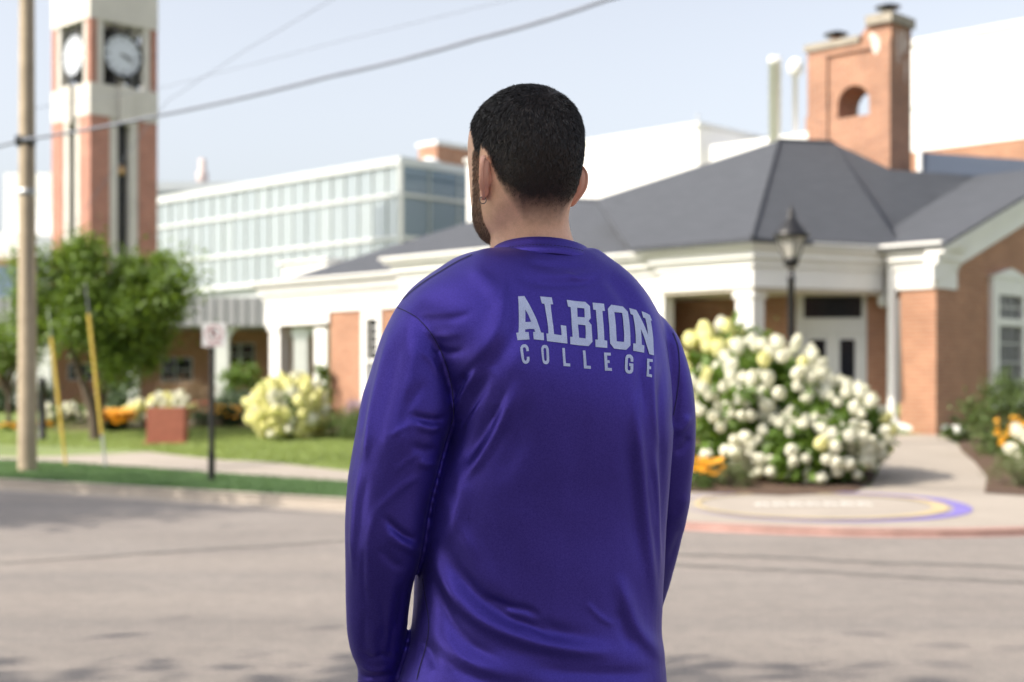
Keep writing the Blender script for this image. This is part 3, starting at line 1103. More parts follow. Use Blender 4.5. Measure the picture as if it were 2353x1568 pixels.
pent = thing("brick_penthouse", "small red brick rooftop block beyond the glass building corner", "building", (P(1018, 885, 84).x, 86, .6))
a, b = P(968, 333, 84), P(1100, 333, 84)
pt0 = Vector((P(1004, 0, 84).x, 84, 0))
tt, ss = pt0.dot(E1), pt0.dot(E2)
MB().tbox(tt - 1.6, tt, ss, ss + 5, .6, a.z).build("wall", M_brick, pent)
MB().tbox(tt - 1.7, tt + .1, ss - .1, ss + 5, a.z + .002, a.z + .25).build("coping", M_offwhite, pent)
MB().lathe(P(988, 385, 82.5), [(.75, -4), (.75, 0), (.6, .35), (.3, .55), (.05, .6)], 14).build("roof_drum", M_clad, pent)

wh = thing("white_hall", "big plain white windowless hall wall rising behind the hip roof", "building", (6, 66, .6))
c0 = Vector((P(1605, 0, 60).x, 60, 0))
tt, ss = c0.dot(E1), c0.dot(E2)
zt_ = CAMH + (HV - 291) / FPX * 60
MB().tbox(tt - 14, tt, ss, ss + 10, .6, zt_).build("wall", M_clad, wh)
MB().tbox(tt - 14.1, tt + .12, ss - .12, ss + 10, zt_ + .002, zt_ + .18).build("coping", M_offwhite, wh)
MB().tbox(tt - .5, tt + 8, ss + 4, ss + 10, .6, zt_ - .35).build("rear_wall", M_greyclad, wh)
MB().tbox(tt + .02, tt + 4.5, ss + .8, ss + 3.9, .6, CAMH + (HV - 335) / FPX * 60).build("low_block", M_clad, wh)
pp = P(1604, 262, 60.5)
MB().tube([(pp.x, 60.6, zt_), (pp.x, 60.6, pp.z)], .06, 6).build("lightning_rod", M_greyclad, wh)

st = thing("white_stack_building", "white rooftop plant block with tall white flue stacks beside the brick chimney", "building", (P(1790, 885, 58).x, 58, .6))
d0, d1 = P(1655, 335, 56), P(1880, 335, 56)
k0 = Vector((d1.x, 56, 0))
tt, ss = k0.dot(E1), k0.dot(E2)
MB().tbox(tt - 5.2, tt + .5, ss, ss + 6, .6, P(0, 300, 56).z).build("wall", M_clad, st)
MB().tbox(tt - 1.2, tt + .5, ss + 1, ss + 4, P(0, 300, 56).z, P(0, 264, 57).z).build("brick_upper", M_brick, st)
for uu, vv, rr, m_ in ((1786, 125, .245, M_clad), (1833, 132, .10, M_clad)):
    q = P(uu, vv, 57)
    MB().lathe((q.x, 57.5, 6), [(rr, 0), (rr, q.z - 6 - .3), (rr * 1.05, q.z - 6 - .3), (rr * 1.05, q.z - 6)], 16).build("flue_stack", m_, st)
q = P(1833, 150, 57)
MB().lathe((q.x, 57.4, q.z - .35), [(.15, 0), (.32, .2), (.32, .5), (.15, .7)], 12).build("stack_head", M_clad, st)

rw = thing("white_block", "tall white clad block with brick base at the far right behind the chimney", "building", (P(2250, 885, 50).x, 50, .6))
q0 = Vector((P(2660, 0, 42).x, 42, 0))
tt, ss = q0.dot(E1), q0.dot(E2)
zz_ = lambda v, u: z_of(v, t_of(u, ss), ss)
zt1 = zz_(88, 2200)
LW = tt - t_of(2075, ss)
MB().tbox(tt - LW, tt, ss, ss + 8, zz_(232, 2200), zt1).build("upper_cladding", M_clad, rw)
MB().tbox(tt - LW, tt - .02, ss + .06, ss + 8, zz_(336, 2200), zz_(232, 2200) - .001).build("lower_cladding", M_white, rw)
MB().tbox(tt - LW, tt - .04, ss + .1, ss + 8, .6, zz_(336, 2200) - .001).build("brick_base", M_brick, rw)
MB().tbox(tt - LW - .1, tt + .1, ss - .1, ss + 8, zt1 + .001, zt1 + .2).build("coping", M_offwhite, rw)

nv = thing("navy_roofed_wing", "wing with a dark navy sloping roof beside the brick chimney", "building", (P(2230, 885, 37).x, 37, .6))
A, B, C_, D_ = P(2112, 350, 36.5), P(2500, 378, 36.5), P(2500, 418, 34.5), P(2112, 402, 34.5)
MB().slab([A, B, C_, D_], (0, 0, -.12)).build("roof", M_navyroof, nv)
MB().box(A.x, B.x, 34.7, 36.4, .6, min(C_.z, D_.z) - .2).build("wall", M_brick, nv)
MB().tube([D_ + Vector((0, -.05, .02)), A + Vector((0, -.05, .05))], .07, 6).build("roof_edge", M_offwhite, nv)

wb = thing("white_laboratory", "stepped white building seen on both sides of the utility pole", "building", (P(60, 885, 95).x, 95, .6))
a, b = P(10, 395, 92), P(200, 395, 92)
MB().box(a.x, b.x, 92, 104, .6, P(0, 398, 92).z).build("upper_block", M_clad, wb)
a2 = P(-260, 540, 90)
MB().box(a2.x, b.x - .3, 90, 91.9, .6, P(0, 535, 90).z).build("lower_block", M_clad, wb)
MB().box(a2.x, P(86, 0, 89.9).x, 89.6, 89.95, P(0, 612, 90).z, P(0, 596, 90).z).build("brick_course", M_brick, wb)
MB().box(a2.x, P(86, 0, 89.9).x, 89.5, 89.95, .6, P(0, 613, 90).z).build("glazed_front", M_pane_b[2], wb)
MB().box(P(82, 0, 89.8).x, b.x - .2, 89.4, 89.95, .6, P(0, 545, 90).z).build("grey_front", M_greyclad, wb)

# covered walk with white posts and grey roof in front of dark brick
cw = thing("covered_walkway", "long covered walkway with grey fascia roof and white posts", "building", (-14, 52, .6))
yw = 50.0
zr0, zr1 = P(0, 750, yw).z, P(0, 684, yw).z
xl, xr = -26.0, P(905, 0, yw).x
MB().box(xl, xr, yw - .2, yw + 5, zr0, zr1).build("fascia", M_metalroof, cw)
mb = MB()
for k in range(60):
    x = xl + (xr - xl) * k / 59
    mb.box(x - .02, x + .02, yw - .24, yw - .2, zr0 + .05, zr1 - .02)
mb.build("standing_seams", M_metalroof, cw)
MB().box(xl, xr, yw + 4.0, yw + 4.4, .6, zr0).build("rear_wall", M_brick, cw)
for uu in (30, 100, 300, 508, 690, 800):
    q = P(uu, 800, yw)
    post = MB().box(q.x - .24, q.x + .24, yw, yw + .4, .6, zr0).build("post", M_offwhite, cw)
    for sgn in (-1, 1):
        mb = MB()
        mb.slab([(q.x + sgn * .24, yw + .1, zr0 - .02), (q.x + sgn * .7, yw + .1, zr0 - .02), (q.x + sgn * .45, yw + .1, zr0 - .12), (q.x + sgn * .24, yw + .1, zr0 - .45)], (0, .2, 0))
        mb.build("bracket", M_offwhite, post)
for u0, u1, v0, v1 in ((522, 548, 793, 838), (556, 582, 793, 838), (375, 402, 825, 875), (408, 440, 825, 875), (160, 230, 840, 870)):
    a, b = P(u0, v0, yw + 4), P(u1, v1, yw + 4)
    w_ = MB().box(a.x - .06, b.x + .06, yw + 3.95, yw + 3.99, b.z - .06, a.z + .06).build("window", M_greyclad, cw)
    MB().box(a.x, b.x, yw + 3.92, yw + 3.945, b.z, a.z).build("pane", M_darkglass, w_)
    MB().box(a.x, b.x, yw + 3.90, yw + 3.918, (a.z + b.z) / 2 - .02, (a.z + b.z) / 2 + .02).build("glazing_bar", M_greyclad, w_)

# white monitor box on the left wing's roof
k0 = Vector((P(752, 0, 36.6).x, 36.6, 0))
tt, ss = k0.dot(E1), k0.dot(E2)
mon = MB().tbox(tt - 1.9, tt, ss, ss + 1.6, ZE, P(0, 602, 37).z).build("roof_monitor", M_white, bld)
MB().tbox(tt - 2.0, tt + .1, ss - .1, ss + 1.6, P(0, 602, 37).z + .001, P(0, 602, 37).z + .07).build("monitor_coping", M_offwhite, mon)

# unseen brick hall, added behind the camera to darken what the man's back faces
bh = thing("added_hall", "long brick hall across the street behind the photographer", "building", (1, -24, 0))
MB().box(-26, 28, -32, -20.0, 0, 7.5).build("wall", M_brick, bh)
MB().box(-26.3, 28.3, -32.3, -19.7, 7.5, 8.0).build("cornice", M_concrete, bh)
for k in range(12):
    for zz in (1.2, 4.4):
        x = -22 + k * 4.2
        w_ = MB().box(x - .75, x + .75, -20.0, -19.96, zz, zz + 1.9).build("window", M_offwhite, bh)
        MB().box(x - .65, x + .65, -19.958, -19.945, zz + .1, zz + 1.8).build("pane", M_darkglass, w_)
# ------------------------------------------------------------------ vegetation
LEAF = {
    "tree": mat("tree_leaf", (0.115, 0.185, 0.034), 0.55, island=0.45, trans=0.35),
    "treed": mat("dark_tree_leaf", (0.055, 0.10, 0.022), 0.55, island=0.45, trans=0.3),
    "hyd": mat("hydrangea_leaf", (0.11, 0.19, 0.032), 0.55, island=0.4, trans=0.3),
    "hedge": mat("hedge_leaf", (0.085, 0.13, 0.035), 0.6, island=0.4, trans=0.25),
    "sage": mat("grey_green_leaf", (0.15, 0.18, 0.085), 0.7, island=0.3, trans=0.2),
    "dark": mat("deep_green_leaf", (0.03, 0.06, 0.02), 0.6, island=0.4, trans=0.2),
    "blue": mat("blue_green_leaf", (0.10, 0.15, 0.09), 0.6, island=0.35, trans=0.2),
    "pink": mat("reddish_plume", (0.24, 0.17, 0.12), 0.8, island=0.3, trans=0.2),
    "lav": mat("lavender_spike", (0.34, 0.28, 0.40), 0.8, island=0.25, trans=0.2),
}
M_bark = mat("tree_bark", (0.10, 0.075, 0.055), 0.9, noise=(9, 0.35), bump=(25, 0.8))
M_petal = mat("cream_white_petal", (0.74, 0.73, 0.64), 0.7, island=0.12, trans=0.25)
M_petal_y = mat("lime_cream_petal", (0.78, 0.75, 0.38), 0.7, island=0.15, trans=0.25)
M_orange = mat("orange_yellow_petal", (0.78, 0.36, 0.015), 0.6, island=0.2, trans=0.2)
M_eye = mat("flower_centre", (0.05, 0.02, 0.01), 0.8)


def leaf_arrays(C, size, up=0.5, aspect=0.55):
    """one folded leaf of four triangles' worth (two quads) at each centre"""
    n = len(C)
    nrm = rng.normal(size=(n, 3))
    nrm[:, 2] = np.abs(nrm[:, 2]) + up
    nrm /= np.linalg.norm(nrm, axis=1)[:, None]
    a = np.cross(nrm, rng.normal(size=(n, 3)))
    a /= np.linalg.norm(a, axis=1)[:, None]
    b = np.cross(nrm, a)
    L = (size * rng.uniform(.6, 1.3, n))[:, None]
    W = L * aspect
    V = np.zeros((n, 4, 3))
    V[:, 0] = C - a * L * .5
    V[:, 1] = C + b * W * .5 + nrm * L * .10
    V[:, 2] = C + a * L * .5 - nrm * L * .08
    V[:, 3] = C - b * W * .5 + nrm * L * .10
    Fc = np.arange(4 * n).reshape(n, 4)
    return V.reshape(-1, 3), Fc


def crown_points(n, centre, rad, clumps, spread, shell=0.55, zmin=None):
    """leaf centres in clumps through an uneven ellipsoid"""
    d = rng.normal(size=(clumps, 3))
    d /= np.linalg.norm(d, axis=1)[:, None]
    r = rng.uniform(shell, 1.0, clumps) ** 0.8
    cc = np.array(centre) + d * r[:, None] * np.array(rad) * rng.uniform(.82, 1.12, clumps)[:, None]
    w = rng.uniform(.5, 1.5, clumps)
    idx = rng.choice(clumps, n, p=w / w.sum())
    pts = cc[idx] + rng.normal(size=(n, 3)) * spread * rng.uniform(.5, 1.3, clumps)[idx][:, None]
    if zmin is not None:
        pts = pts[pts[:, 2] > zmin]
    return pts, cc


def foliage(name, pts, size, m, parent, up=0.5, aspect=0.55, kind="stuff"):
    V, Fc = leaf_arrays(pts, size, up, aspect)
    o = make_obj(name, V, Fc, m, parent)
    return o


def tree(name, label, base, height, crown_c, crown_r, n, clumps, spread, size, m, stems, group=None, shell=.5):
    t = thing(name, label, "tree", tuple(base), group)
    pts, cc = crown_points(n, crown_c, crown_r, clumps, spread, shell)
    foliage("crown", pts, size, m, t)
    mb = MB()
    for s in stems:
        mb.tube([Vector(p) for p, r in s], [r for p, r in s], 9)
    top = [Vector(s[-1][0]) for s in stems]
    for k in rng.choice(len(cc), min(len(cc), 26), replace=False):
        e = Vector(cc[k])
        a = min(top, key=lambda q: (q - e).length)
        mid = a.lerp(e, .5) + Vector((random.uniform(-.1, .1), random.uniform(-.1, .1), random.uniform(0, .2)))
        r0 = stems[0][-1][1] * .7
        mb.tube([a - Vector((0, 0, .1)), mid, e], [r0, r0 * .55, r0 * .2], 5)
    mb.build("trunk", M_bark, t)
    return t


# the tree on the lawn
b = G(222, 1012)
d = b.y
q = lambda u, v, dy=0: P(u, v, d + dy)
stems = [[(b - Vector((0, 0, .1)), .12), (q(215, 960), .10), (q(200, 905), .085), (q(183, 860), .07), (q(165, 800), .055)],
         [(b - Vector((-.02, 0, .1)), .10), (q(228, 950, .1), .085), (q(245, 880, .2), .07), (q(268, 820, .3), .05)],
         [(q(212, 950), .05), (q(225, 880), .05), (q(222, 800), .04)]]
cc = q(245, 708)
tree("lawn_tree", "small round-crowned green tree with leaning stems on the lawn before the tower", b, 4.3, cc, (1.72, 1.6, 1.22), 30000, 95, .21, .12, LEAF["tree"], stems, shell=.35)
b2 = G(20, 990)
cc2 = P(20, 775, b2.y)
tree("small_tree", "low dark green shrub tree behind the utility pole", b2, 2, P(22, 800, b2.y), (.75, .7, .55), 2500, 40, .16, .10, LEAF["tree"],
     [[(b2, .05), (b2 + Vector((0, 0, .8)), .04)]])

# street trees on the near side, out of the picture to the left: they shade the man and the verge


def big_tree(label, x, y, zc, rx, rz, n, seed):
    base = Vector((x, y, .12))
    stems = [[(base - Vector((0, 0, .1)), .30), (base + Vector((0, 0, 1.5)), .24), (base + Vector((.1, 0, zc - rz * .6)), .18)]]
    tree("street_tree", label, base, zc + rz, (x, y, zc), (rx, rx, rz), n, 300, .5, .25, LEAF["treed"], stems, "street trees along the near verge", shell=.15)


big_tree("broad dense street tree on the near verge shading the road", -9.0, -0.4, 7.6, 4.2, 3.2, 52000, 1)
big_tree("unseen street tree added further back on the near verge to shade the road", -11.0, -8.0, 7.6, 4.4, 3.4, 20000, 2)  # unseen tree, put in to keep the road behind the camera dark
big_tree("tall dense street tree on the near verge beside the road bend", -16.0, 12.8, 7.6, 3.4, 2.9, 20000, 3)


def shrub(name, label, u0, u1, v0, v1, Y, n, size, m, clumps=30, cat="shrub", group=None, depth=None, aspect=.55, up=.5, shell=.5):
    """a mounded plant filling the given extent at depth Y, standing on the ground"""
    a, b = P(u0, v0, Y), P(u1, v1, Y)
    cx = (a.x + b.x) / 2
    rx = (b.x - a.x) / 2
    gz_ = ground_z(cx, Y)
    ztop = a.z
    t = thing(name, label, cat, (cx, Y, gz_), group)
    hgt = max(ztop - gz_, .15)
    ry = depth or rx * .8
    pts, cc = crown_points(n, (cx, Y, gz_ + hgt * .48), (rx * .92, ry, hgt * .5), clumps, rx * .16, shell, gz_ - .02)
    foliage("foliage", pts, size, m, t, up, aspect)
    mb = MB()
    for k in range(7):
        e = cc[rng.integers(len(cc))]
        mb.tube([(cx + random.uniform(-.1, .1) * rx, Y, gz_ - .03), ((cx + e[0]) / 2, (Y + e[1]) / 2, (gz_ + e[2]) / 2 + .05), tuple(e)], [.02, .014, .006], 5)
    mb.build("stems", M_bark, t)
    return t, (cx, Y, gz_, rx, ry, hgt)


# one panicle flower head: petals over a blunt cone


def head_mesh(name, m, seed, blunt):
    r = np.random.default_rng(seed)
    n = 46
    V, Fc = [], []
    for k in range(n):
        h = (k + .5) / n
        a = k * 2.399963
        rad = (math.sin(math.pi * (0.12 + .80 * (1 - h)) ** 1.0)) * .5 * (1 - .35 * h * (1 - blunt))
        c = np.array([rad * math.cos(a), rad * math.sin(a), h * 1.15 - .35]) * r.uniform(.92, 1.08)
        nrm = np.array([math.cos(a), math.sin(a), .25 + 1.2 * (h - .4)])
        nrm /= np.linalg.norm(nrm)
        t1 = np.cross(nrm, r.normal(size=3))
        t1 /= np.linalg.norm(t1)
        t2 = np.cross(nrm, t1)
        s = r.uniform(.16, .24)
        o = len(V)
        V += [c + t1 * s, c + t2 * s + nrm * .03, c - t1 * s, c - t2 * s + nrm * .03]
        Fc.append((o, o + 1, o + 2, o + 3))
    me = bpy.data.meshes.new(name)
    me.from_pydata([tuple(v) for v in V], [], Fc)
    me.materials.append(m)
    return me


HEADS = [head_mesh("flower_head", M_petal, i, i / 3) for i in range(3)]
HEADS_Y = [head_mesh("lime_flower_head", M_petal_y, 10 + i, i / 3) for i in range(2)]


def add_heads(t, info, n, size, meshes, probs=None, front=-0.1, zlo=.02, lean=.5):
    cx, Y, gz_, rx, ry, hgt = info
    k = 0
    placed = []
    tries = 0
    while k < n and tries < 20000:
        tries += 1
        d = Vector((random.gauss(0, 1), random.gauss(0, 1), random.gauss(0, 1))).normalized()
        if d.y > front + .3 or d.z < -.75:
            continue
        p = Vector((cx + d.x * rx * 1.0, Y + d.y * ry * 1.0, gz_ + hgt * .48 + d.z * hgt * .5))
        p += Vector((random.uniform(-.05, .05), random.uniform(-.12, .02), random.uniform(-.05, .05)))
        if p.z < gz_ + zlo + size * .4:
            continue
        s = size * random.uniform(.7, 1.2)
        if any((p - q0).length < (s + s0) * .36 for q0, s0 in placed):
            continue
        placed.append((p, s))
        me = random.choices(meshes, probs)[0]
        o = bpy.data.objects.new("flower_head", me)
        col.objects.link(o)
        o.parent = t
        o.location = p - Vector(t.location)
        dirv = (d + Vector((0, -.2, lean))).normalized()
        o.rotation_euler = dirv.to_track_quat('Z', 'Y').to_euler()
        o.scale = (s * 1.06, s * 1.06, s * random.uniform(.8, 1.1))
        k += 1


random.seed(21)
rng = np.random.default_rng(21)
# the big hydrangea by the path
hyd = thing("hydrangea_bush", "large rounded hydrangea covered in cream white flower heads beside the path", "shrub", (3.4, 18.4, ground_z(3.4, 18.4)))
lob = [((1640, 1900, 768, 1085), 18.6, .95), ((1760, 2032, 880, 1112), 18.5, 1.0), ((1575, 1770, 845, 1095), 18.3, .8), ((1700, 1990, 960, 1134), 17.75, .65)]
allpts = []
for (ua, ub, va, vb), Yl, dep in lob:
    a_, b_ = P(ua, va, Yl), P(ub, vb, Yl)
    cx_, rx_ = (a_.x + b_.x) / 2, (b_.x - a_.x) / 2
    z0_ = max(b_.z, ground_z(cx_, Yl))
    hg = a_.z - z0_
    pts_, cc_ = crown_points(3600, (cx_, Yl, z0_ + hg * .5), (rx_ * .9, dep, hg * .48), 46, rx_ * .15, .45, ground_z(cx_, Yl))
    allpts.append(pts_)
    add_heads(hyd, (cx_, Yl, z0_, rx_, dep, hg), 74, .145, HEADS + HEADS_Y, [3, 3, 3, .35, .35], lean=.45)
foliage("foliage", np.concatenate(allpts), .14, LEAF["hyd"], hyd, .5, .65)
mb = MB()
for k in range(24):
    e = np.concatenate(allpts)[rng.integers(2000)]
    mb.tube([(3.4 + random.uniform(-.4, .4), 18.4 + random.uniform(-.2, .2), .15), ((3.4 + e[0]) / 2, (18.4 + e[1]) / 2, e[2] * .6), tuple(e)], [.02, .014, .006], 5)
mb.build("stems", M_bark, hyd)
t, info = shrub("lime_hydrangea", "taller lime green hydrangea behind the cream one, by the porch", 1565, 1745, 745, 1000, 20.6, 2200, .13, LEAF["hyd"], 40, depth=.6, aspect=.65)
add_heads(t, info, 34, .22, HEADS_Y + HEADS[:1], [3, 3, 1], lean=.8)

# beds beside the path


def flower_patch(name, label, u0, u1, v0, v1, Y, n, size, leafm, petalm=M_orange):
    t, (cx, Yc, gz_, rx, ry, hgt) = shrub(name, label, u0, u1, v0, v1, Y, 900, .09, leafm, 24, cat="flowers", depth=.5)
    V, Fc, V2, F2 = [], [], [], []
    for k in range(n):
        x, y = cx + random.uniform(-1, 1) * rx, Yc + random.uniform(-1, .5) * ry
        z = gz_ + hgt * random.uniform(.5, 1.08)
        s = size * random.uniform(.7, 1.2)
        nv_ = Vector((random.gauss(0, .5), -.5 + random.gauss(0, .4), 1)).normalized()
        a = nv_.orthogonal().normalized()
        b = nv_.cross(a)
        o = len(V)
        V.append(Vector((x, y, z)) - nv_ * s * .1)
        for j in range(8):
            w = 2 * math.pi * j / 8
            V.append(Vector((x, y, z)) + (a * math.cos(w) + b * math.sin(w)) * s * (.5 if j % 2 == 0 else .36))
        for j in range(8):
            Fc.append((o, o + 1 + j, o + 1 + (j + 1) % 8))
        o = len(V2)
        c = Vector((x, y, z)) + nv_ * s * .04
        V2 += [c + a * s * .12, c + b * s * .12, c - a * s * .12, c - b * s * .12, c + nv_ * s * .1]
        F2 += [(o, o + 1, o + 4), (o + 1, o + 2, o + 4), (o + 2, o + 3, o + 4), (o + 3, o, o + 4)]
    make_obj("blooms", V, Fc, petalm, t, kind="stuff")
    make_obj("bloom_centres", V2, F2, M_eye, t, kind="stuff")
    return t


flower_patch("coneflower_patch", "orange-yellow daisies at the foot of the big hydrangea beside the man's elbow", 1588, 1655, 1055, 1105, 17.6, 80, .09, LEAF["dark"])
shrub("lavender_mound", "low grey-green cushion plant at the foot of the big hydrangea", 1636, 1738, 1066, 1130, 17.1, 1500, .05, LEAF["sage"], 30, depth=.35, aspect=.3)
shrub("ground_shrub", "low dark green edging plant under the orange daisies", 1540, 1648, 1092, 1128, 17.0, 1200, .05, LEAF["hedge"], 24, depth=.3)
shrub("green_shrub", "dense mid green shrub against the gable wall under the window", 2196, 2420, 868, 1042, 21.5, 4200, .075, LEAF["hedge"], 60, depth=.8)
shrub("small_wall_shrub", "small dark shrub at the corner of the shaded brick wall", 2170, 2230, 962, 1005, 24.0, 700, .07, LEAF["hedge"], 16, depth=.3)
flower_patch("coneflower_patch", "orange-yellow daisies in the bed under the gable window", 2288, 2430, 965, 1035, 19.6, 130, .09, LEAF["hedge"])
t, info = shrub("hydrangea_bush", "cream hydrangea in the bed under the gable window, mostly cut by the picture edge", 2328, 2440, 985, 1060, 19.0, 500, .1, LEAF["hyd"], 20, depth=.35)
add_heads(t, info, 18, .17, HEADS)
shrub("lavender_mound", "wide grey-green cushion plant at the right corner of the plaza", 2262, 2440, 1035, 1134, 17.2, 2600, .05, LEAF["sage"], 40, depth=.6, aspect=.3)

# beds before the left wing
YB = lambda v, u=500: G(u, v).y
t, info = shrub("lime_hydrangea", "yellow-green hydrangea in bloom before the left wing's porch column", 588, 742, 872, 985, 26.4, 1000, .10, LEAF["hyd"], 40, depth=.7)
add_heads(t, info, 85, .21, HEADS_Y + HEADS[:1], [2, 2, 1], lean=.5)
shrub("round_green_shrub", "round bright green shrub behind the lime hydrangea", 505, 612, 828, 960, 33, 2200, .1, LEAF["hyd"], 36, depth=.6)
shrub("blue_green_shrub", "loose blue-green shrub beside the sign post", 490, 600, 888, 985, 31, 1900, .1, LEAF["blue"], 36, depth=.6)
shrub("dark_green_shrub", "deep green low shrub behind the sign post", 425, 592, 940, 988, 30, 1500, .08, LEAF["dark"], 30, depth=.5)
flower_patch("coneflower_patch", "orange daisies among dark leaves right of the sign post", 498, 556, 935, 978, 29.6, 60, .09, LEAF["dark"])
flower_patch("coneflower_patch", "bright orange-yellow daisies between the tree trunk and the cream hydrangea", 230, 302, 946, 990, 29.6, 220, .16, LEAF["dark"])
t, info = shrub("hydrangea_bush", "cream hydrangea left of the brick marker", 296, 348, 928, 990, 30.5, 500, .1, LEAF["hyd"], 18, depth=.4)
add_heads(t, info, 26, .17, HEADS + HEADS_Y, [1, 1, 1, 1, 1])
t, info = shrub("hydrangea_bush", "cream hydrangea behind the top of the brick marker", 345, 438, 912, 975, 32.5, 700, .1, LEAF["hyd"], 20, depth=.5)
add_heads(t, info, 34, .17, HEADS + HEADS_Y, [1, 1, 1, 1, 1])
t, info = shrub("white_flower_shrub", "green shrub dotted with white flowers left of the tree trunk", 112, 205, 930, 1000, 33, 1500, .09, LEAF["hedge"], 30, depth=.6)
add_heads(t, info, 26, .13, HEADS)
shrub("plume_grass", "reddish plumed ornamental grass along the walkway", 355, 490, 880, 940, 38, 1800, .2, LEAF["pink"], 40, depth=.8, aspect=.08, up=0.0)
shrub("tall_green_shrub", "grey-green shrub behind the tree trunk", 245, 330, 868, 950, 37, 1500, .12, LEAF["blue"], 26, depth=.6)
shrub("porch_shrub", "small bright green shrub against the porch brick pier", 715, 772, 835, 905, 33.2, 900, .09, LEAF["hyd"], 18, depth=.35)
shrub("clipped_hedge", "low rounded green hedge on the lawn beside the man's sleeve", 735, 905, 955, 1035, 26, 4200, .055, LEAF["hedge"], 60, depth=.8)
shrub("lavender_bush", "hazy lavender flowering bush before the brick pier", 785, 850, 918, 975, 31, 900, .12, LEAF["lav"], 24, depth=.4, aspect=.1, up=0.0)
shrub("low_lime_edging", "low bright green edging plants right of the lime hydrangea", 640, 800, 960, 992, 29, 1800, .07, LEAF["tree"], 30, depth=.5)
shrub("dark_hedge", "dark green hedge far left behind the utility pole", -60, 110, 880, 985, 38, 2600, .12, LEAF["dark"], 40, depth=1.0)
flower_patch("coneflower_patch", "orange-yellow daisies on the lawn edge at the foot of the utility pole", 10, 50, 985, 1005, 31, 40, .10, LEAF["tree"])
flower_patch("coneflower_patch", "orange-yellow daisies behind the black post beside the utility pole", 86, 126, 988, 1004, 31.3, 36, .10, LEAF["tree"])
# ------------------------------------------------------------------ street furniture
M_wood = mat("weathered_pole_wood", (0.40, 0.325, 0.235), 0.85, noise=(3, 0.22), bump=(18, 0.6))
M_yellow = mat("yellow_plastic_guard", (0.56, 0.40, 0.06), 0.5, noise=(5, 0.12))
M_cable = mat("cable_sheath", (0.17, 0.19, 0.24), 0.6, noise=(4, 0.15))
M_signwhite = mat("sign_white", (0.62, 0.62, 0.63), 0.4)
M_signred = mat("sign_red", (0.38, 0.17, 0.18), 0.45)
M_granite = mat("red_granite", (0.30, 0.095, 0.06), 0.75, noise=(7, 0.25), bump=(30, 0.3))
M_steel = mat("galvanised_steel", (0.45, 0.46, 0.47), 0.45, 0.6)

pb = G(63, 1086)
pole = thing("utility_pole", "tall weathered wooden utility pole on the verge", "pole", tuple(pb))
ph = 11.5
lx = P(62, 0, pb.y).x
MB().tube([pb - Vector((0, 0, .2)), pb + Vector((0, 0, 2)), Vector((lx, pb.y, 5)), Vector((lx, pb.y, ph))], [.137, .130, .115, .09], 20).build("shaft", M_wood, pole)
zk = P(0, 325, pb.y).z
MB().tube([(lx - .13, pb.y - .06, zk), (lx + .13, pb.y - .06, zk)], .08, 12).build("cable_clamp", M_dark, pole)
MB().lathe((lx, pb.y, P(0, 432, pb.y).z - .12), [(.124, 0), (.126, .0), (.126, .1), (.124, .1)], 18).build("steel_band", M_steel, pole)
MB().tube([(lx - .02, pb.y - .10, .2), (lx + .06, pb.y - .11, 3), (lx + .07, pb.y - .1, 9)], .012, 6).build("ground_wire", M_dark, pole)
MB().box(lx - 1.1, lx + 1.1, pb.y - .17, pb.y - .07, ph - 1.0, ph - .86).build("crossarm", M_wood, pole)


def cable(label, pts, r, name="overhead_cable", sag=0):
    path = []
    for a, b in zip(pts[:-1], pts[1:]):
        for k in range(16):
            p = a.lerp(b, k / 16)
            s = 4 * (k / 16) * (1 - k / 16)
            path.append(p - Vector((0, 0, sag * s)))
    path.append(pts[-1])
    o = MB().tube(path, r, 7).build(name, M_cable)
    o["label"] = label
    o["category"] = "cable"
    o["group"] = "overhead cables"
    return o


kp = Vector((lx, pb.y - .14, zk))
cable("thick overhead cable bundle rising from the pole clamp across the clock tower", [P(-350, 392, 23.5), P(-90, 352, 21.5), kp, P(362, 266, 19.6), P(760, 175, 17.2), P(1100, 88, 15.2), P(1392, 0, 13.7), P(2000, -195, 11.2)], .022, sag=.02)
cable("thin faint overhead wire slanting steeply above the glass building", [P(64, -40, 20.7) + Vector((0, .3, -4.2)), P(385, 232, 19.0), P(560, 118, 17.5), P(762, 0, 16.2), P(1000, -150, 14.8)], .0045)
cable("thin faint overhead wire slanting gently above the glass building", [kp + Vector((0, .3, .5)), P(360, 205, 20.0), P(800, 90, 18), P(1170, 0, 16), P(1600, -110, 14)], .004)

# guy-wire guards
for lab, a, b in (("leaning yellow plastic guy wire guard beside the tree trunk", (204, 722), (243, 1078)), ("shorter yellow plastic guy wire guard between the pole and the tree", (118, 776), (152, 1074))):
    g = G(*b)
    top = P(a[0], a[1], g.y + .25)
    t = thing("guy_wire_guard", lab, "guy wire", tuple(g), "guy wires of the utility pole")
    dv = top - g
    MB().tube([g + dv * .22, top], .027, 8).build("yellow_guard", M_yellow, t)
    MB().tube([g - dv * .03, g + dv * .23], .022, 6).build("anchor_rod", M_steel if a[0] > 150 else M_yellow, t)
    e = Vector((lx + .1, pb.y, 8.6)) if False else top + dv.normalized() * .5
    MB().tube([top - dv * .02, e], .006, 5).build("wire", M_steel, t)

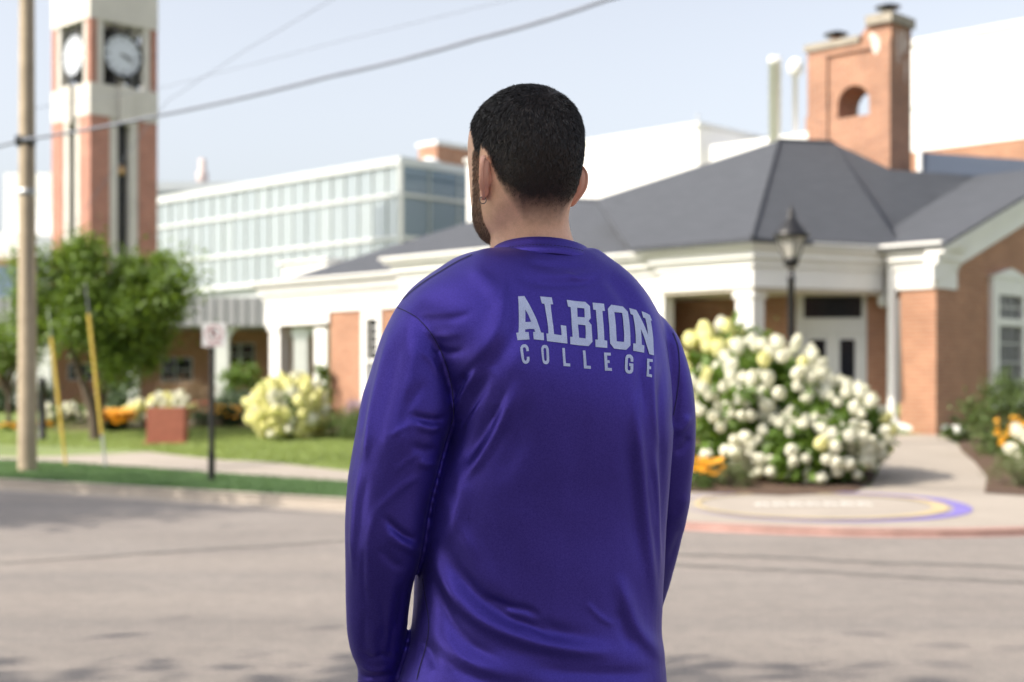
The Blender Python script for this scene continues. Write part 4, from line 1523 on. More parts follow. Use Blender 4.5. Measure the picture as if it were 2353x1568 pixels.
# no-parking sign
sb = G(486, 1110)
sp = thing("parking_sign", "no-parking sign on a black post at the kerbside", "sign", tuple(sb))
MB().tube([sb - Vector((0, 0, .05)), P(488, 752, sb.y)], .036, 10).build("post", M_black, sp)
MB().tube([sb - Vector((0, 0, .05)), P(486.3, 1040, sb.y)], .046, 10).build("post_sleeve", M_black, sp)
c = P(492, 770, sb.y - .06)
w, hh = .152, .155
mb = MB().box(c.x - w, c.x + w, c.y - .004, c.y + .004, c.z - hh, c.z + hh)
plate = mb.build("sign_plate", M_signwhite, sp)
mb = MB()
N = 28
R0, R1 = .092, .112
vs = []
for k in range(N):
    a = 2 * math.pi * k / N
    vs += [(c.x + R0 * math.cos(a), c.y - .0065, c.z + .015 + R0 * math.sin(a)), (c.x + R1 * math.cos(a), c.y - .0065, c.z + .015 + R1 * math.sin(a))]
mb.add(vs, [(2 * k, 2 * k + 1, (2 * k + 3) % (2 * N), (2 * k + 2) % (2 * N)) for k in range(N)])
r2 = .5 ** .5
mb.poly([(c.x + dx, c.y - .0085, c.z + .015 + dz) for dx, dz in ((-.07, .055), (-.055, .07), (.07, -.055), (.055, -.07))])
mb.build("red_prohibition_ring", M_signred, plate)
mb = MB()
mb.box(c.x - .035, c.x - .013, c.y - .0075, c.y - .005, c.z - .045, c.z + .075)
vs = []
for k in range(11):
    a = -math.pi / 2 + math.pi * k / 10
    for r in (.014, .034):
        vs.append((c.x + r * math.cos(a) * 1.15 - .012, c.y - .0075, c.z + .041 + r * math.sin(a)))
mb.add(vs, [(2 * k, 2 * k + 1, 2 * k + 3, 2 * k + 2) for k in range(10)])
mb.build("letter_p", M_black, plate)
MB().box(c.x - .1, c.x + .1, c.y - .007, c.y - .005, c.z - .135, c.z - .118).build("arrow_bar", M_signred, plate)

# brick-red marker stone on the lawn and a low stone behind it
mbp = G(379, 1022)
k = FPX / mbp.y
t = thing("stone_marker", "square red stone marker standing on the lawn", "marker", tuple(mbp))
x0, x1 = P(336, 0, mbp.y).x, P(424, 0, mbp.y).x
ztop = P(0, 937, mbp.y).z
bm = bmesh.new()
bmesh.ops.create_cube(bm, size=1)
bmesh.ops.bevel(bm, geom=bm.edges[:], offset=.02, segments=2, affect='EDGES')
vv = [((x0 + x1) / 2 + v.co.x * (x1 - x0), mbp.y + .15 + v.co.y * .3, (mbp.z - .05 + ztop) / 2 + v.co.z * (ztop - mbp.z + .05)) for v in bm.verts]
ff = [[v.index for v in f.verts] for f in bm.faces]
bm.free()
make_obj("stone_block", vv, ff, M_granite, t)
MB().box(x0 - .04, x1 + .04, mbp.y - .05, mbp.y + .35, mbp.z - .05, mbp.z + .05).build("footing", M_granite, t)
q = P(455, 945, 33)
t = thing("low_brick_wall", "low red brick wall end showing behind the cream hydrangea", "wall", (q.x, 33, ground_z(q.x, 33)))
MB().box(P(428, 0, 33).x, P(488, 0, 33).x, 33, 33.4, ground_z(q.x, 33) - .05, P(0, 928, 33).z).build("brickwork", M_brick, t)
MB().box(P(426, 0, 33).x, P(490, 0, 33).x, 32.97, 33.43, P(0, 928, 33).z, P(0, 923, 33).z).build("coping", M_granite, t)
# dark bollard beside the pole
q = G(97, 1012)
t = thing("dark_bollard", "slim dark bollard on the lawn behind the utility pole", "bollard", tuple(q))
MB().lathe(q, [(.11, -.05), (.11, .05), (.075, .1), (.07, 1.1), (.085, 1.12), (.085, 1.18), (.02, 1.25)], 14).build("shaft", M_dark, t)

# lamp post
lb_y = 22.6
lq = P(1818, 885, lb_y)
lb = Vector((lq.x, lb_y, ground_z(lq.x, lb_y)))
lz = lambda v: P(0, v, lb_y).z
lamp = thing("lamp_post", "black lantern lamp post behind the big hydrangea", "lamp post", tuple(lb))
MB().lathe((lb.x, lb.y, lb.z - .05), [(.19, 0), (.19, .25), (.14, .32), (.13, .7), (.08, .8), (.065, 1.0), (.055, lz(640) - lb.z), (.075, lz(635) - lb.z), (.05, lz(628) - lb.z), (.05, lz(612) - lb.z)], 14).build("post", M_black, lamp)
MB().lathe((lb.x, lb.y, lz(612) - .02), [(.06, 0), (.115, .04), (.115, .16), (.09, .19)], 12).build("lantern_base", M_black, lamp)
M_lampglass = mat("lantern_glass", (0.72, 0.70, 0.64), 0.15, spec=0.6)
M_lampglass.node_tree.nodes["Principled BSDF"].inputs["Transmission Weight"].default_value = 0.5
z0, z1 = lz(604), lz(543)
hz = z1 - z0
MB().lathe((lb.x, lb.y, z0), [(.10, 0), (.17, hz * .45), (.245, hz)], 6, False).build("lantern_glass", M_lampglass, lamp)
mb = MB()
for k in range(6):
    a = 2 * math.pi * (k + .5) / 6
    mb.tube([(lb.x + r * math.cos(a), lb.y + r * math.sin(a), z0 + z) for r, z in ((.102, 0), (.173, hz * .45), (.248, hz))], .012, 5)
mb.tube([(lb.x + .25 * math.cos(2 * math.pi * (k + .5) / 6), lb.y + .25 * math.sin(2 * math.pi * (k + .5) / 6), z1) for k in range(7)], .02, 5)
mb.build("lantern_frame", M_black, lamp)
MB().lathe((lb.x, lb.y, z0 + .02), [(.03, 0), (.05, .1), (.045, .2), (.02, .24)], 10).build("bulb", mat("frosted_bulb", (.85, .83, .78), .3), lamp)
MB().lathe((lb.x, lb.y, z1), [(.30, -.02), (.29, .03), (.20, .13), (.10, .27), (.055, .32), (.075, .37), (.045, .41), (.02, .46), (.005, .52)], 12).build("lantern_roof", M_black, lamp)
# ------------------------------------------------------------------ the man
from mathutils import noise as mnoise
rng = np.random.default_rng(11)
random.seed(11)
PHI, PSI = math.radians(20), math.radians(30)      # turn of the shoulders and of the head, to the left
YS = 2.12


def ss_ring(cx, cy, z, a, b, phi, n=64, ex=2.2, bf=None):
    """superellipse ring: half-width a, half-depth b behind and bf in front"""
    w = np.linspace(0, 2 * np.pi, n, endpoint=False)
    c, s = np.cos(w), np.sin(w)
    lx = a * np.sign(c) * np.abs(c) ** (2 / ex)
    d = np.where(s < 0, b, bf if bf is not None else b)
    ly = d * np.sign(s) * np.abs(s) ** (2 / ex)
    x = cx + lx * math.cos(phi) - ly * math.sin(phi)
    y = cy + lx * math.sin(phi) + ly * math.cos(phi)
    return np.stack([x, y, np.full(n, z)], 1)


def loft(rings):
    n = len(rings[0])
    V = np.concatenate(rings)
    F = []
    for i in range(len(rings) - 1):
        for k in range(n):
            F.append((i * n + k, i * n + (k + 1) % n, (i + 1) * n + (k + 1) % n, (i + 1) * n + k))
    c0, c1 = len(V), len(V) + 1
    V = np.concatenate([V, rings[0].mean(0)[None], rings[-1].mean(0)[None]])
    m = (len(rings) - 1) * n
    F3 = [((k + 1) % n, k, c0) for k in range(n)] + [(m + k, m + (k + 1) % n, c1) for k in range(n)]
    return V, F + F3


def smooth_table(rows, n):
    """monotone-ish resampling of a table by its first column"""
    r = np.array(rows, float)
    t = r[:, 0]
    q = np.linspace(t[0], t[-1], n)
    out = [q]
    for c in range(1, r.shape[1]):
        y = r[:, c]
        m = np.gradient(y, t)
        i = np.clip(np.searchsorted(t, q) - 1, 0, len(t) - 2)
        h = t[i + 1] - t[i]
        x = (q - t[i]) / h
        out.append((2 * x**3 - 3 * x**2 + 1) * y[i] + (x**3 - 2 * x**2 + x) * h * m[i] + (-2 * x**3 + 3 * x**2) * y[i + 1] + (x**3 - x**2) * h * m[i + 1])
    return np.stack(out, 1)


def uv_loft(rows, n, phi, ex=2.2, grow=0.0, ymul=1.0):
    """rows: v, left u, right u, half depth, depth Y -> loft whose outline matches"""
    rings = []
    for v, ul, ur, b, Y in smooth_table(rows, n):
        z = CAMH + (HV - v) / FPX * Y
        w = max((ur - ul) / 2 / FPX * Y + grow, .008)
        b = max(min(b + grow, w * 1.6), .006)
        a = math.sqrt(max(w * w - (b * math.sin(phi)) ** 2, (w * .45) ** 2)) / math.cos(phi)
        rings.append(ss_ring((0.5 * (ul + ur) - CU) / FPX * Y, Y, z, a, b, phi, 64, ex))
    return loft(rings[::-1])


def remesh(parts, voxel):
    V, F = [], []
    for v, f in parts:
        o = len(V)
        V += [tuple(p) for p in v]
        F += [tuple(i + o for i in q) for q in f]
    me = bpy.data.meshes.new("tmp")
    me.from_pydata(V, [], F)
    bm = bmesh.new()
    bm.from_mesh(me)
    bmesh.ops.recalc_face_normals(bm, faces=bm.faces)
    bm.to_mesh(me)
    bm.free()
    o = bpy.data.objects.new("tmp", me)
    col.objects.link(o)
    md = o.modifiers.new("r", 'REMESH')
    md.mode = 'VOXEL'
    md.voxel_size = voxel
    dg = bpy.context.evaluated_depsgraph_get()
    ev = o.evaluated_get(dg).to_mesh()
    n = len(ev.vertices)
    co = np.zeros(n * 3, np.float32)
    ev.vertices.foreach_get("co", co)
    fc = np.zeros(len(ev.loops), np.int32)
    ev.loops.foreach_get("vertex_index", fc)
    bpy.data.objects.remove(o)
    bpy.data.meshes.remove(me)
    return co.reshape(-1, 3).astype(float), fc.reshape(-1, 4)


def edges_of(F):
    e = np.concatenate([F[:, [0, 1]], F[:, [1, 2]], F[:, [2, 3]], F[:, [3, 0]]])
    return e


def taubin(V, F, it, lam=.5, mu=-.52, wt=None):
    e = edges_of(F)
    n = len(V)
    deg = np.bincount(e[:, 0], minlength=n) + np.bincount(e[:, 1], minlength=n)
    deg = np.maximum(deg, 1)[:, None]
    for k in range(it):
        for f in (lam, mu):
            if f == 0:
                continue
            acc = np.zeros_like(V)
            for c in range(3):
                acc[:, c] = np.bincount(e[:, 0], V[e[:, 1], c], n) + np.bincount(e[:, 1], V[e[:, 0], c], n)
            d = acc / deg - V
            if wt is not None:
                d = d * wt[:, None]
            V = V + f * d
    return V


def normals(V, F):
    a = V[F[:, 2]] - V[F[:, 0]]
    b = V[F[:, 3]] - V[F[:, 1]]
    fn = np.cross(a, b)
    N = np.zeros_like(V)
    for c in range(4):
        for k in range(3):
            N[:, k] += np.bincount(F[:, c], fn[:, k], len(V))
    N /= np.maximum(np.linalg.norm(N, axis=1), 1e-12)[:, None]
    return N


def project(V):
    return CU + V[:, 0] / V[:, 1] * FPX, HV - (V[:, 2] - CAMH) / V[:, 1] * FPX


def pline_dist(u, v, pts):
    """signed distance to a polyline and position along it (0..1)"""
    pts = np.array(pts, float)
    seg = np.linalg.norm(np.diff(pts, axis=0), axis=1)
    cum = np.concatenate([[0], np.cumsum(seg)])
    best = np.full(len(u), 1e9)
    sgn = np.zeros(len(u))
    par = np.zeros(len(u))
    for i in range(len(pts) - 1):
        d = pts[i + 1] - pts[i]
        L = seg[i]
        t = np.clip(((u - pts[i, 0]) * d[0] + (v - pts[i, 1]) * d[1]) / L**2, 0, 1)
        ex, ey = u - pts[i, 0] - t * d[0], v - pts[i, 1] - t * d[1]
        q = np.hypot(ex, ey)
        m = q < best
        best[m] = q[m]
        sgn[m] = np.sign(d[0] * ey - d[1] * ex)[m]
        par[m] = ((cum[i] + t * L) / cum[-1])[m]
    return best, sgn, par


def spline(pts, n=8):
    pts = np.array(pts, float)
    out = []
    for i in range(len(pts) - 1):
        p0, p1, p2, p3 = pts[max(i - 1, 0)], pts[i], pts[i + 1], pts[min(i + 2, len(pts) - 1)]
        for k in range(n):
            t = k / n
            out.append(.5 * (2 * p1 + (p2 - p0) * t + (2 * p0 - 5 * p1 + 4 * p2 - p3) * t * t + (3 * p1 - p0 - 3 * p2 + p3) * t**3))
    out.append(pts[-1])
    return np.array(out)


TORSO = [  # v, uL, uR, half depth, Y
    (572, 1122, 1372, .066, 2.150), (578, 1098, 1381, .073, 2.147), (590, 1060, 1396, .081, 2.143), (608, 1028, 1424, .090, 2.139),
    (632, 995, 1448, .098, 2.134), (660, 958, 1476, .106, 2.129), (690, 933, 1498, .113, 2.124), (720, 922, 1514, .119, 2.121),
    (760, 935, 1526, .125, 2.118), (800, 958, 1532, .129, 2.115), (850, 985, 1537, .132, 2.113), (900, 1004, 1541, .133, 2.113),
    (950, 1014, 1543, .133, 2.114), (1000, 1017, 1543, .132, 2.116), (1060, 998, 1540, .131, 2.118), (1120, 978, 1537, .129, 2.120), (1200, 966, 1532, .126, 2.121),
    (1300, 962, 1525, .126, 2.121), (1400, 956, 1520, .127, 2.120), (1460, 948, 1519, .130, 2.117), (1510, 936, 1525, .134, 2.113),
    (1570, 921, 1530, .138, 2.110), (1640, 915, 1532, .139, 2.110), (1705, 912, 1530, .138, 2.110)]
ARM_L = [(697, 915, 952, .024, 2.070), (712, 905, 982, .045, 2.066), (740, 890, 1006, .057, 2.060), (770, 877, 1020, .062, 2.055), (800, 867, 1027, .064, 2.05),
         (850, 853, 1035, .066, 2.045), (900, 840, 1041, .067, 2.04), (950, 828, 1041, .067, 2.035), (1000, 817, 1027, .066, 2.03), (1050, 808, 1012, .064, 2.03),
         (1100, 800, 1000, .061, 2.03), (1150, 796, 988, .058, 2.03), (1200, 794, 978, .056, 2.03), (1240, 794, 973, .055, 2.032), (1300, 795, 960, .053, 2.04),
         (1350, 796, 947, .050, 2.05), (1400, 797, 939, .047, 2.062), (1450, 799, 934, .044, 2.075), (1500, 808, 930, .040, 2.088), (1540, 821, 918, .036, 2.098), (1566, 820, 917, .035, 2.104), (1610, 824, 912, .034, 2.115)]
ARM_R = [(722, 1478, 1516, .03, 2.185), (740, 1462, 1531, .047, 2.188), (765, 1450, 1548, .056, 2.192), (810, 1440, 1566, .061, 2.197), (850, 1434, 1579, .063, 2.20),
         (920, 1432, 1591, .065, 2.206), (980, 1432, 1595, .065, 2.212), (1050, 1431, 1593, .062, 2.222), (1100, 1429, 1588, .059, 2.232), (1150, 1424, 1583, .057, 2.245),
         (1200, 1418, 1575, .054, 2.262), (1250, 1411, 1563, .051, 2.282), (1300, 1402, 1550, .047, 2.306), (1350, 1392, 1536, .044, 2.332), (1400, 1380, 1520, .041, 2.358),
         (1460, 1368, 1494, .037, 2.386), (1520, 1360, 1470, .034, 2.41), (1560, 1358, 1462, .034, 2.425)]

# ---------------------------------------------------------------- shirt
SV, SF = remesh([uv_loft(TORSO, 90, PHI, 2.35), uv_loft(ARM_L, 70, PHI, 2.15), uv_loft(ARM_R, 60, PHI, 2.15)], 0.0032)
SV = taubin(SV, SF, 30)
u0, v0 = project(SV)
upper = np.clip((800 - v0) / 80, 0, 1) * np.clip((v0 - 590) / 30, 0, 1)
SV = taubin(SV, SF, 60, .5, 0, upper)          # melt the shoulder joints together
u0, v0 = project(SV)
SV[:, 2] -= .004 * np.clip((655 - v0) / 60, 0, 1) * np.exp(-((u0 - 1235) / 140) ** 2) * (SV[:, 1] < 2.12)
SV = taubin(SV, SF, 10, .5, 0, np.clip((640 - v0) / 40, 0, 1))
SN = normals(SV, SF)
u0, v0 = project(SV)
facing = np.clip((-SN[:, 1] + .25) / .45, 0, 1)
disp = np.zeros(len(SV))


def fold(pts, amp, w1, w2=None, taper=.5, ends=(1, 1)):
    """a crease along pts (picture units); w1 width on its left, w2 on its right, looking along it"""
    global disp
    sp = spline(pts, 8)
    m = (u0 > sp[:, 0].min() - 90) & (u0 < sp[:, 0].max() + 90) & (v0 > sp[:, 1].min() - 90) & (v0 < sp[:, 1].max() + 90)
    idx = np.where(m)[0]
    d, s, t = pline_dist(u0[idx], v0[idx], sp)
    w = np.where(s > 0, w1, w2 or w1)
    tp = np.minimum(1, np.minimum(t / (.30 if ends[0] else 1e-6), (1 - t) / (.32 if ends[1] else 1e-6)))
    tp = np.clip(tp, 0, 1)
    tp = tp * tp * (3 - 2 * tp)
    w = w * .86
    disp[idx] += amp * .88 * np.exp(-(d / w) ** 2) * tp * facing[idx]


MM = .001
# blade of the shoulder and the drape from it to the armpit
fold([(1150, 620), (1158, 690), (1146, 757), (1108, 808), (1066, 846), (1036, 885)], 5 * MM, 30, 15)
fold([(1190, 700), (1180, 770), (1140, 830), (1090, 880)], -5 * MM, 26)
fold([(1112, 824), (1082, 878), (1052, 930), (1040, 975)], 5.5 * MM, 16, 11)
fold([(1072, 856), (1052, 892), (1042, 930)], -4.0 * MM, 12)
fold([(1130, 850), (1100, 905), (1068, 962), (1050, 1010)], -4.5 * MM, 15)
fold([(1195, 862), (1176, 926), (1148, 982), (1117, 1035), (1084, 1080), (1050, 1110)], 6.5 * MM, 24, 13)
fold([(1150, 920), (1120, 985), (1085, 1040), (1050, 1080)], -5 * MM, 19)
fold([(1215, 900), (1200, 980), (1172, 1060), (1130, 1120)], -3 * MM, 28)
fold([(1040, 1075), (1060, 1110), (1050, 1180), (1010, 1260)], 4 * MM, 22)
fold([(1024, 1120), (1040, 1180), (1068, 1240), (1110, 1300)], 2.2 * MM, 20)
# across the upper back
fold([(1180, 640), (1260, 652), (1340, 650), (1400, 628)], -3.5 * MM, 13)
fold([(1200, 605), (1290, 612), (1360, 612)], -2 * MM, 10)
fold([(1220, 628), (1300, 636), (1390, 622)], 2 * MM, 10)
fold([(1290, 690), (1340, 705), (1390, 700)], -1.5 * MM, 14)
fold([(1070, 610), (1120, 650), (1150, 700)], 2.5 * MM, 22)
fold([(1400, 605), (1450, 655), (1492, 720), (1520, 790)], 4.0 * MM, 16, 22)
fold([(1380, 620), (1430, 680), (1468, 750)], -3 * MM, 16)
# left shoulder, radiating from the armhole seam
fold([(935, 722), (990, 735), (1050, 730), (1100, 712)], -2.6 * MM, 12)
fold([(960, 750), (1010, 772), (1070, 762)], 2.2 * MM, 12)
fold([(985, 790), (1030, 812), (1075, 800)], -2.4 * MM, 11)
# right side: long hanging folds
fold([(1530, 800), (1520, 870), (1516, 960), (1522, 1060), (1524, 1200), (1518, 1330)], -5.5 * MM, 10, 12)
fold([(1506, 790), (1497, 850), (1500, 930), (1507, 1030)], 4 * MM, 9)
fold([(1480, 800), (1470, 860), (1468, 930)], -2.5 * MM, 12)
fold([(1455, 880), (1464, 1000), (1474, 1120), (1486, 1240), (1500, 1350), (1513, 1440)], 7 * MM, 12, 16)
fold([(1440, 960), (1450, 1090), (1462, 1220), (1478, 1330)], -3.5 * MM, 18)
fold([(1500, 1010), (1508, 1130), (1514, 1260), (1516, 1360)], 4.5 * MM, 9)
fold([(1418, 1310), (1434, 1375), (1456, 1436), (1490, 1484), (1535, 1528)], 6.5 * MM, 15, 24)
fold([(1420, 1390), (1432, 1450), (1460, 1500)], -3 * MM, 16)
# the big swag round the lower back
fold([(985, 1235), (1010, 1306), (1048, 1370), (1104, 1424), (1182, 1462), (1277, 1488), (1380, 1500), (1460, 1500)], 12 * MM, 21, 27)
fold([(1005, 1225), (1038, 1296), (1080, 1352), (1136, 1398), (1205, 1432), (1285, 1455), (1390, 1470)], -8 * MM, 21)
fold([(1110, 1366), (1160, 1392), (1214, 1404), (1250, 1424)], -5 * MM, 10)
fold([(1150, 1404), (1200, 1416), (1245, 1440), (1290, 1462)], 3 * MM, 13)
fold([(1000, 1330), (1030, 1420), (1080, 1480), (1160, 1520)], -5 * MM, 16)
fold([(985, 1400), (1020, 1480), (1090, 1530), (1190, 1552)], 5.5 * MM, 24)
fold([(1010, 1510), (1070, 1545), (1150, 1570), (1260, 1580)], -4 * MM, 18)
fold([(1200, 1530), (1300, 1545), (1420, 1550), (1520, 1545)], -4.5 * MM, 20)
fold([(950, 1470), (985, 1495), (1000, 1545)], -3 * MM, 14)
fold([(1030, 1180), (1065, 1250), (1110, 1320), (1180, 1390)], 2.5 * MM, 30)
fold([(1180, 1150), (1220, 1250), (1230, 1330)], 1.4 * MM, 40)
fold([(1330, 900), (1340, 1050), (1335, 1200)], -2 * MM, 55)
# left sleeve
fold([(905, 735), (880, 830), (856, 930), (838, 1030), (826, 1130)], 4 * MM, 10, 16)
fold([(930, 745), (905, 850), (880, 960), (862, 1060)], -2.6 * MM, 14)
fold([(960, 770), (945, 850), (925, 930)], 2 * MM, 16)
fold([(990, 870), (960, 900), (930, 960), (940, 1010)], -2.6 * MM, 16)
fold([(935, 950), (970, 962), (1010, 966), (1036, 950)], -5.5 * MM, 10)
fold([(950, 975), (990, 985), (1022, 978)], 5 * MM, 11)
fold([(940, 1020), (975, 1035), (1012, 1030)], -3 * MM, 12)
fold([(955, 1060), (985, 1068), (1006, 1060)], 3.2 * MM, 10)
fold([(830, 1050), (818, 1150), (812, 1250), (812, 1350)], 2.8 * MM, 7)
fold([(845, 1080), (832, 1180), (826, 1280)], -2 * MM, 8)
fold([(868, 1150), (852, 1220), (846, 1290), (850, 1380)], 2.4 * MM, 10)
fold([(860, 1190), (890, 1150), (935, 1110), (975, 1090)], 2.4 * MM, 11)
fold([(880, 1180), (905, 1212), (940, 1236), (972, 1240)], -6 * MM, 9)
fold([(885, 1218), (915, 1246), (950, 1262), (972, 1262)], 5 * MM, 12)
fold([(870, 1250), (900, 1290), (940, 1310)], -3 * MM, 13)
fold([(905, 1310), (895, 1390), (880, 1460)], 2.6 * MM, 13)
fold([(930, 1330), (920, 1400), (905, 1470)], -2.6 * MM, 10)
fold([(840, 1400), (836, 1460), (842, 1510)], -2.6 * MM, 8)
fold([(860, 1420), (858, 1480), (866, 1530)], 3 * MM, 8)
fold([(822, 1490), (850, 1512), (880, 1506), (915, 1520)], -3.2 * MM, 8)
fold([(826, 1528), (860, 1540), (900, 1534)], 3.5 * MM, 7)
fold([(822, 1552), (860, 1558), (912, 1552)], -3.5 * MM, 6)
# right sleeve
fold([(1560, 850), (1556, 930), (1545, 1000)], -3 * MM, 10)
fold([(1585, 950), (1570, 980), (1545, 1000)], 3.5 * MM, 11)
fold([(1588, 1000), (1570, 1030), (1548, 1045)], -3 * MM, 11)
fold([(1582, 1130), (1562, 1180), (1540, 1210)], 2.5 * MM, 13)
fold([(1568, 1210), (1552, 1260), (1535, 1300)], -2.5 * MM, 12)
# fine sharp creases
for a_, b_, c_ in (((1046, 905), (1062, 876), (1094, 840)), ((1060, 1000), (1082, 960), (1108, 915)), ((1120, 985), (1148, 935), (1166, 885)),
                   ((1468, 830), (1478, 890), (1480, 960)), ((1490, 1080), (1497, 1160), (1506, 1250)), ((1512, 900), (1512, 980), (1516, 1050)),
                   ((846, 860), (832, 940), (822, 1020)), ((862, 900), (848, 990), (838, 1080)), ((812, 1110), (808, 1200), (807, 1290)), ((838, 1250), (836, 1330), (842, 1420)),
                   ((890, 1010), (925, 985), (960, 975)), ((905, 1090), (935, 1060), (962, 1045)), ((1190, 1440), (1225, 1452), (1255, 1470)), ((1130, 1380), (1165, 1402), (1190, 1422)),
                   ((870, 1350), (882, 1420), (880, 1490)), ((905, 1420), (898, 1480), (892, 1525)), ((1020, 1450), (1050, 1500), (1095, 1535)), ((1290, 625), (1330, 640), (1372, 634)),
                   ((1340, 1380), (1380, 1420), (1420, 1440)), ((960, 800), (990, 830), (1012, 870))):
    fold([a_, b_, c_], random.choice((2.2, -2.0, 1.8)) * MM, 6.5)
# shallow wear everywhere, drawn out along the drape
nv_ = np.array([mnoise.noise(Vector((p[0] * 13, p[1] * 13, p[2] * 5.0))) for p in SV])
nv2 = np.array([mnoise.noise(Vector((p[0] * 34 + 9, p[1] * 34, p[2] * 15 + p[0] * 8))) for p in SV])
SV = SV + SN * (disp * 1.0 + nv_ * 1.6 * MM + nv2 * .55 * MM)[:, None]
SV = taubin(SV, SF, 4)

# cut the neck opening, the cuffs and the hem open
cen = SV[SF].mean(1)
fu, fv = project(cen)
fn = normals(SV, SF)[SF].mean(1)
NC = np.array([(1244 - CU) / FPX * 2.148, 2.148])
qx, qy = cen[:, 0] - NC[0], cen[:, 1] - NC[1]
qa, qb = qx * math.cos(PHI) + qy * math.sin(PHI), -qx * math.sin(PHI) + qy * math.cos(PHI)
keep = ~((qa / .078) ** 2 + (qb / .0705) ** 2 < 1) | (cen[:, 2] < 1.45)
keep &= ~((cen[:, 2] < CAMH + (HV - 1696) / FPX * 2.11))
SF = SF[keep]

M_shirt = bpy.data.materials.new("purple_polyester")
M_shirt.use_nodes = True
nt = M_shirt.node_tree
bs = nt.nodes["Principled BSDF"]
bs.inputs["Roughness"].default_value = 0.48
bs.inputs["Metallic"].default_value = 0.88
bs.inputs["Specular IOR Level"].default_value = 0.3
bs.inputs["Sheen Weight"].default_value = 0.15
bs.inputs["Sheen Roughness"].default_value = 0.4
bs.inputs["Sheen Tint"].default_value = (0.45, 0.38, 1.0, 1)
tc = nt.nodes.new("ShaderNodeTexCoord")
weave = nz(1500, 2, .5)
grain = rmp(nz(420, 2, .6), .3, (.88, .88, .88), .7, (1.12, 1.12, 1.12))
nt.links.new(mul(grain, rmp(weave, .3, (0.062, 0.043, 0.285), .7, (0.088, 0.063, 0.385))), bs.inputs["Base Color"])
bp = nt.nodes.new("ShaderNodeBump")
bp.inputs["Strength"].default_value = 0.35
bp.inputs["Distance"].default_value = 0.0004
nt.links.new(weave, bp.inputs["Height"])
nt.links.new(bp.outputs[0], bs.inputs["Normal"])
M_thread = mat("dark_purple_thread", (0.018, 0.012, 0.085), 0.7)
M_collar = M_shirt

feet = Vector((.05, 2.12, 0))
man = thing("person", "man seen from behind in a purple long-sleeved shirt, arms hanging at his sides", "person", tuple(feet))
used = np.unique(SF)
remap = -np.ones(len(SV), int)
remap[used] = np.arange(len(used))
shirt = make_obj("shirt", SV[used], remap[SF], M_shirt, man, True)
shirt["label"] = "shiny purple long-sleeved crew-neck shirt with pale grey college lettering on the back"

bvh = BVHTree.FromPolygons([tuple(p) for p in SV], [tuple(f) for f in SF])
EYE = Vector((0, 0, CAMH))


def on_shirt(u, v, lift=.0007):
    d = (P(u, v, 1.0) - EYE).normalized()
    h, n, i, dist = bvh.ray_cast(EYE, d)
    if h is None:
        return None
    if n.dot(d) > 0:
        n = -n
    return h + n * lift


# seams: narrow stitched ribbons lying on the cloth
def seam(pts, w=1.6, name="seam", m=None, lift=.0006, dash=None):
    sp = spline(pts, 14)
    V, Fc = [], []
    run = []
    for i, p in enumerate(sp):
        t = sp[min(i + 1, len(sp) - 1)] - sp[max(i - 1, 0)]
        t = t / np.linalg.norm(t)
        nn = np.array([-t[1], t[0]]) * w / 2
        a, b = on_shirt(*(p - nn), lift), on_shirt(*(p + nn), lift)
        if a is None or b is None or (a - b).length > .012:
            run = []
            continue
        V += [a, b]
        run.append(len(V) - 2)
        if len(run) > 1 and (V[run[-1]] - V[run[-2]]).length < .04 and (dash is None or i % dash):
            q0, q1 = run[-2], run[-1]
            Fc.append((q0, q1, q1 + 1, q0 + 1))
    if Fc:
        make_obj(name, V, Fc, m or M_thread, shirt, True)


seam([(910, 706), (935, 717), (962, 734), (997, 776), (1026, 838), (1039, 895), (1043, 950), (1036, 975)], 2.2, "armhole_seam")
seam([(1546, 765), (1558, 800), (1561, 850), (1556, 905), (1547, 955)], 2.0, "armhole_seam")
seam([(972, 1330), (976, 1362), (984, 1412), (985, 1450), (978, 1490), (966, 1530), (958, 1562)], 2.0, "side_seam")
seam([(912, 702), (940, 675), (975, 648), (1010, 626), (1050, 602), (1085, 586)], 2.0, "shoulder_seam")

# collar: a doubled band round the neck
NC = np.array([(1244 - CU) / FPX * 2.148, 2.148])
zb_ = CAMH + (HV - 549) / FPX * 2.085


def collar_ring(grow, drop, n=96):
    w = np.linspace(0, 2 * np.pi, n, endpoint=False)
    a, b = .0750 + grow, .0675 + grow
    lx, ly = a * np.cos(w), b * np.sin(w)
    x = NC[0] + lx * math.cos(PHI) - ly * math.sin(PHI)
    y = NC[1] + lx * math.sin(PHI) + ly * math.cos(PHI)
    z = zb_ - drop - .030 * (1 + np.sin(w)) / 2 - .0065 * np.cos(w) - .012 * np.clip(np.sin(w), 0, 1)
    return np.stack([x, y, z], 1)


prof = [(-.0030, .016), (-.0030, .0), (-.0018, -.0016), (.0004, -.0006), (.0042, .0055), (.0090, .0108), (.0120, .0140), (.0160, .0185), (.0160, .0240)]
rings = [collar_ring(g, d) for g, d in prof]
CV = np.concatenate(rings)
nn = len(rings[0])
CF = np.array([(i * nn + k, i * nn + (k + 1) % nn, (i + 1) * nn + (k + 1) % nn, (i + 1) * nn + k) for i in range(len(rings) - 1) for k in range(nn)])
collar = make_obj("collar", CV, CF, M_collar, shirt, True)
rg = collar_ring(.0098, .0120, 300)
MBs = MB()
for k in range(0, 300, 3):
    MBs.tube([rg[k] + np.array([0, 0, .0004]), rg[(k + 2) % 300] + np.array([0, 0, .0004])], .00055, 4)
make_obj("collar_stitching", MBs.v, MBs.f, M_thread, shirt, None, kind="stuff")

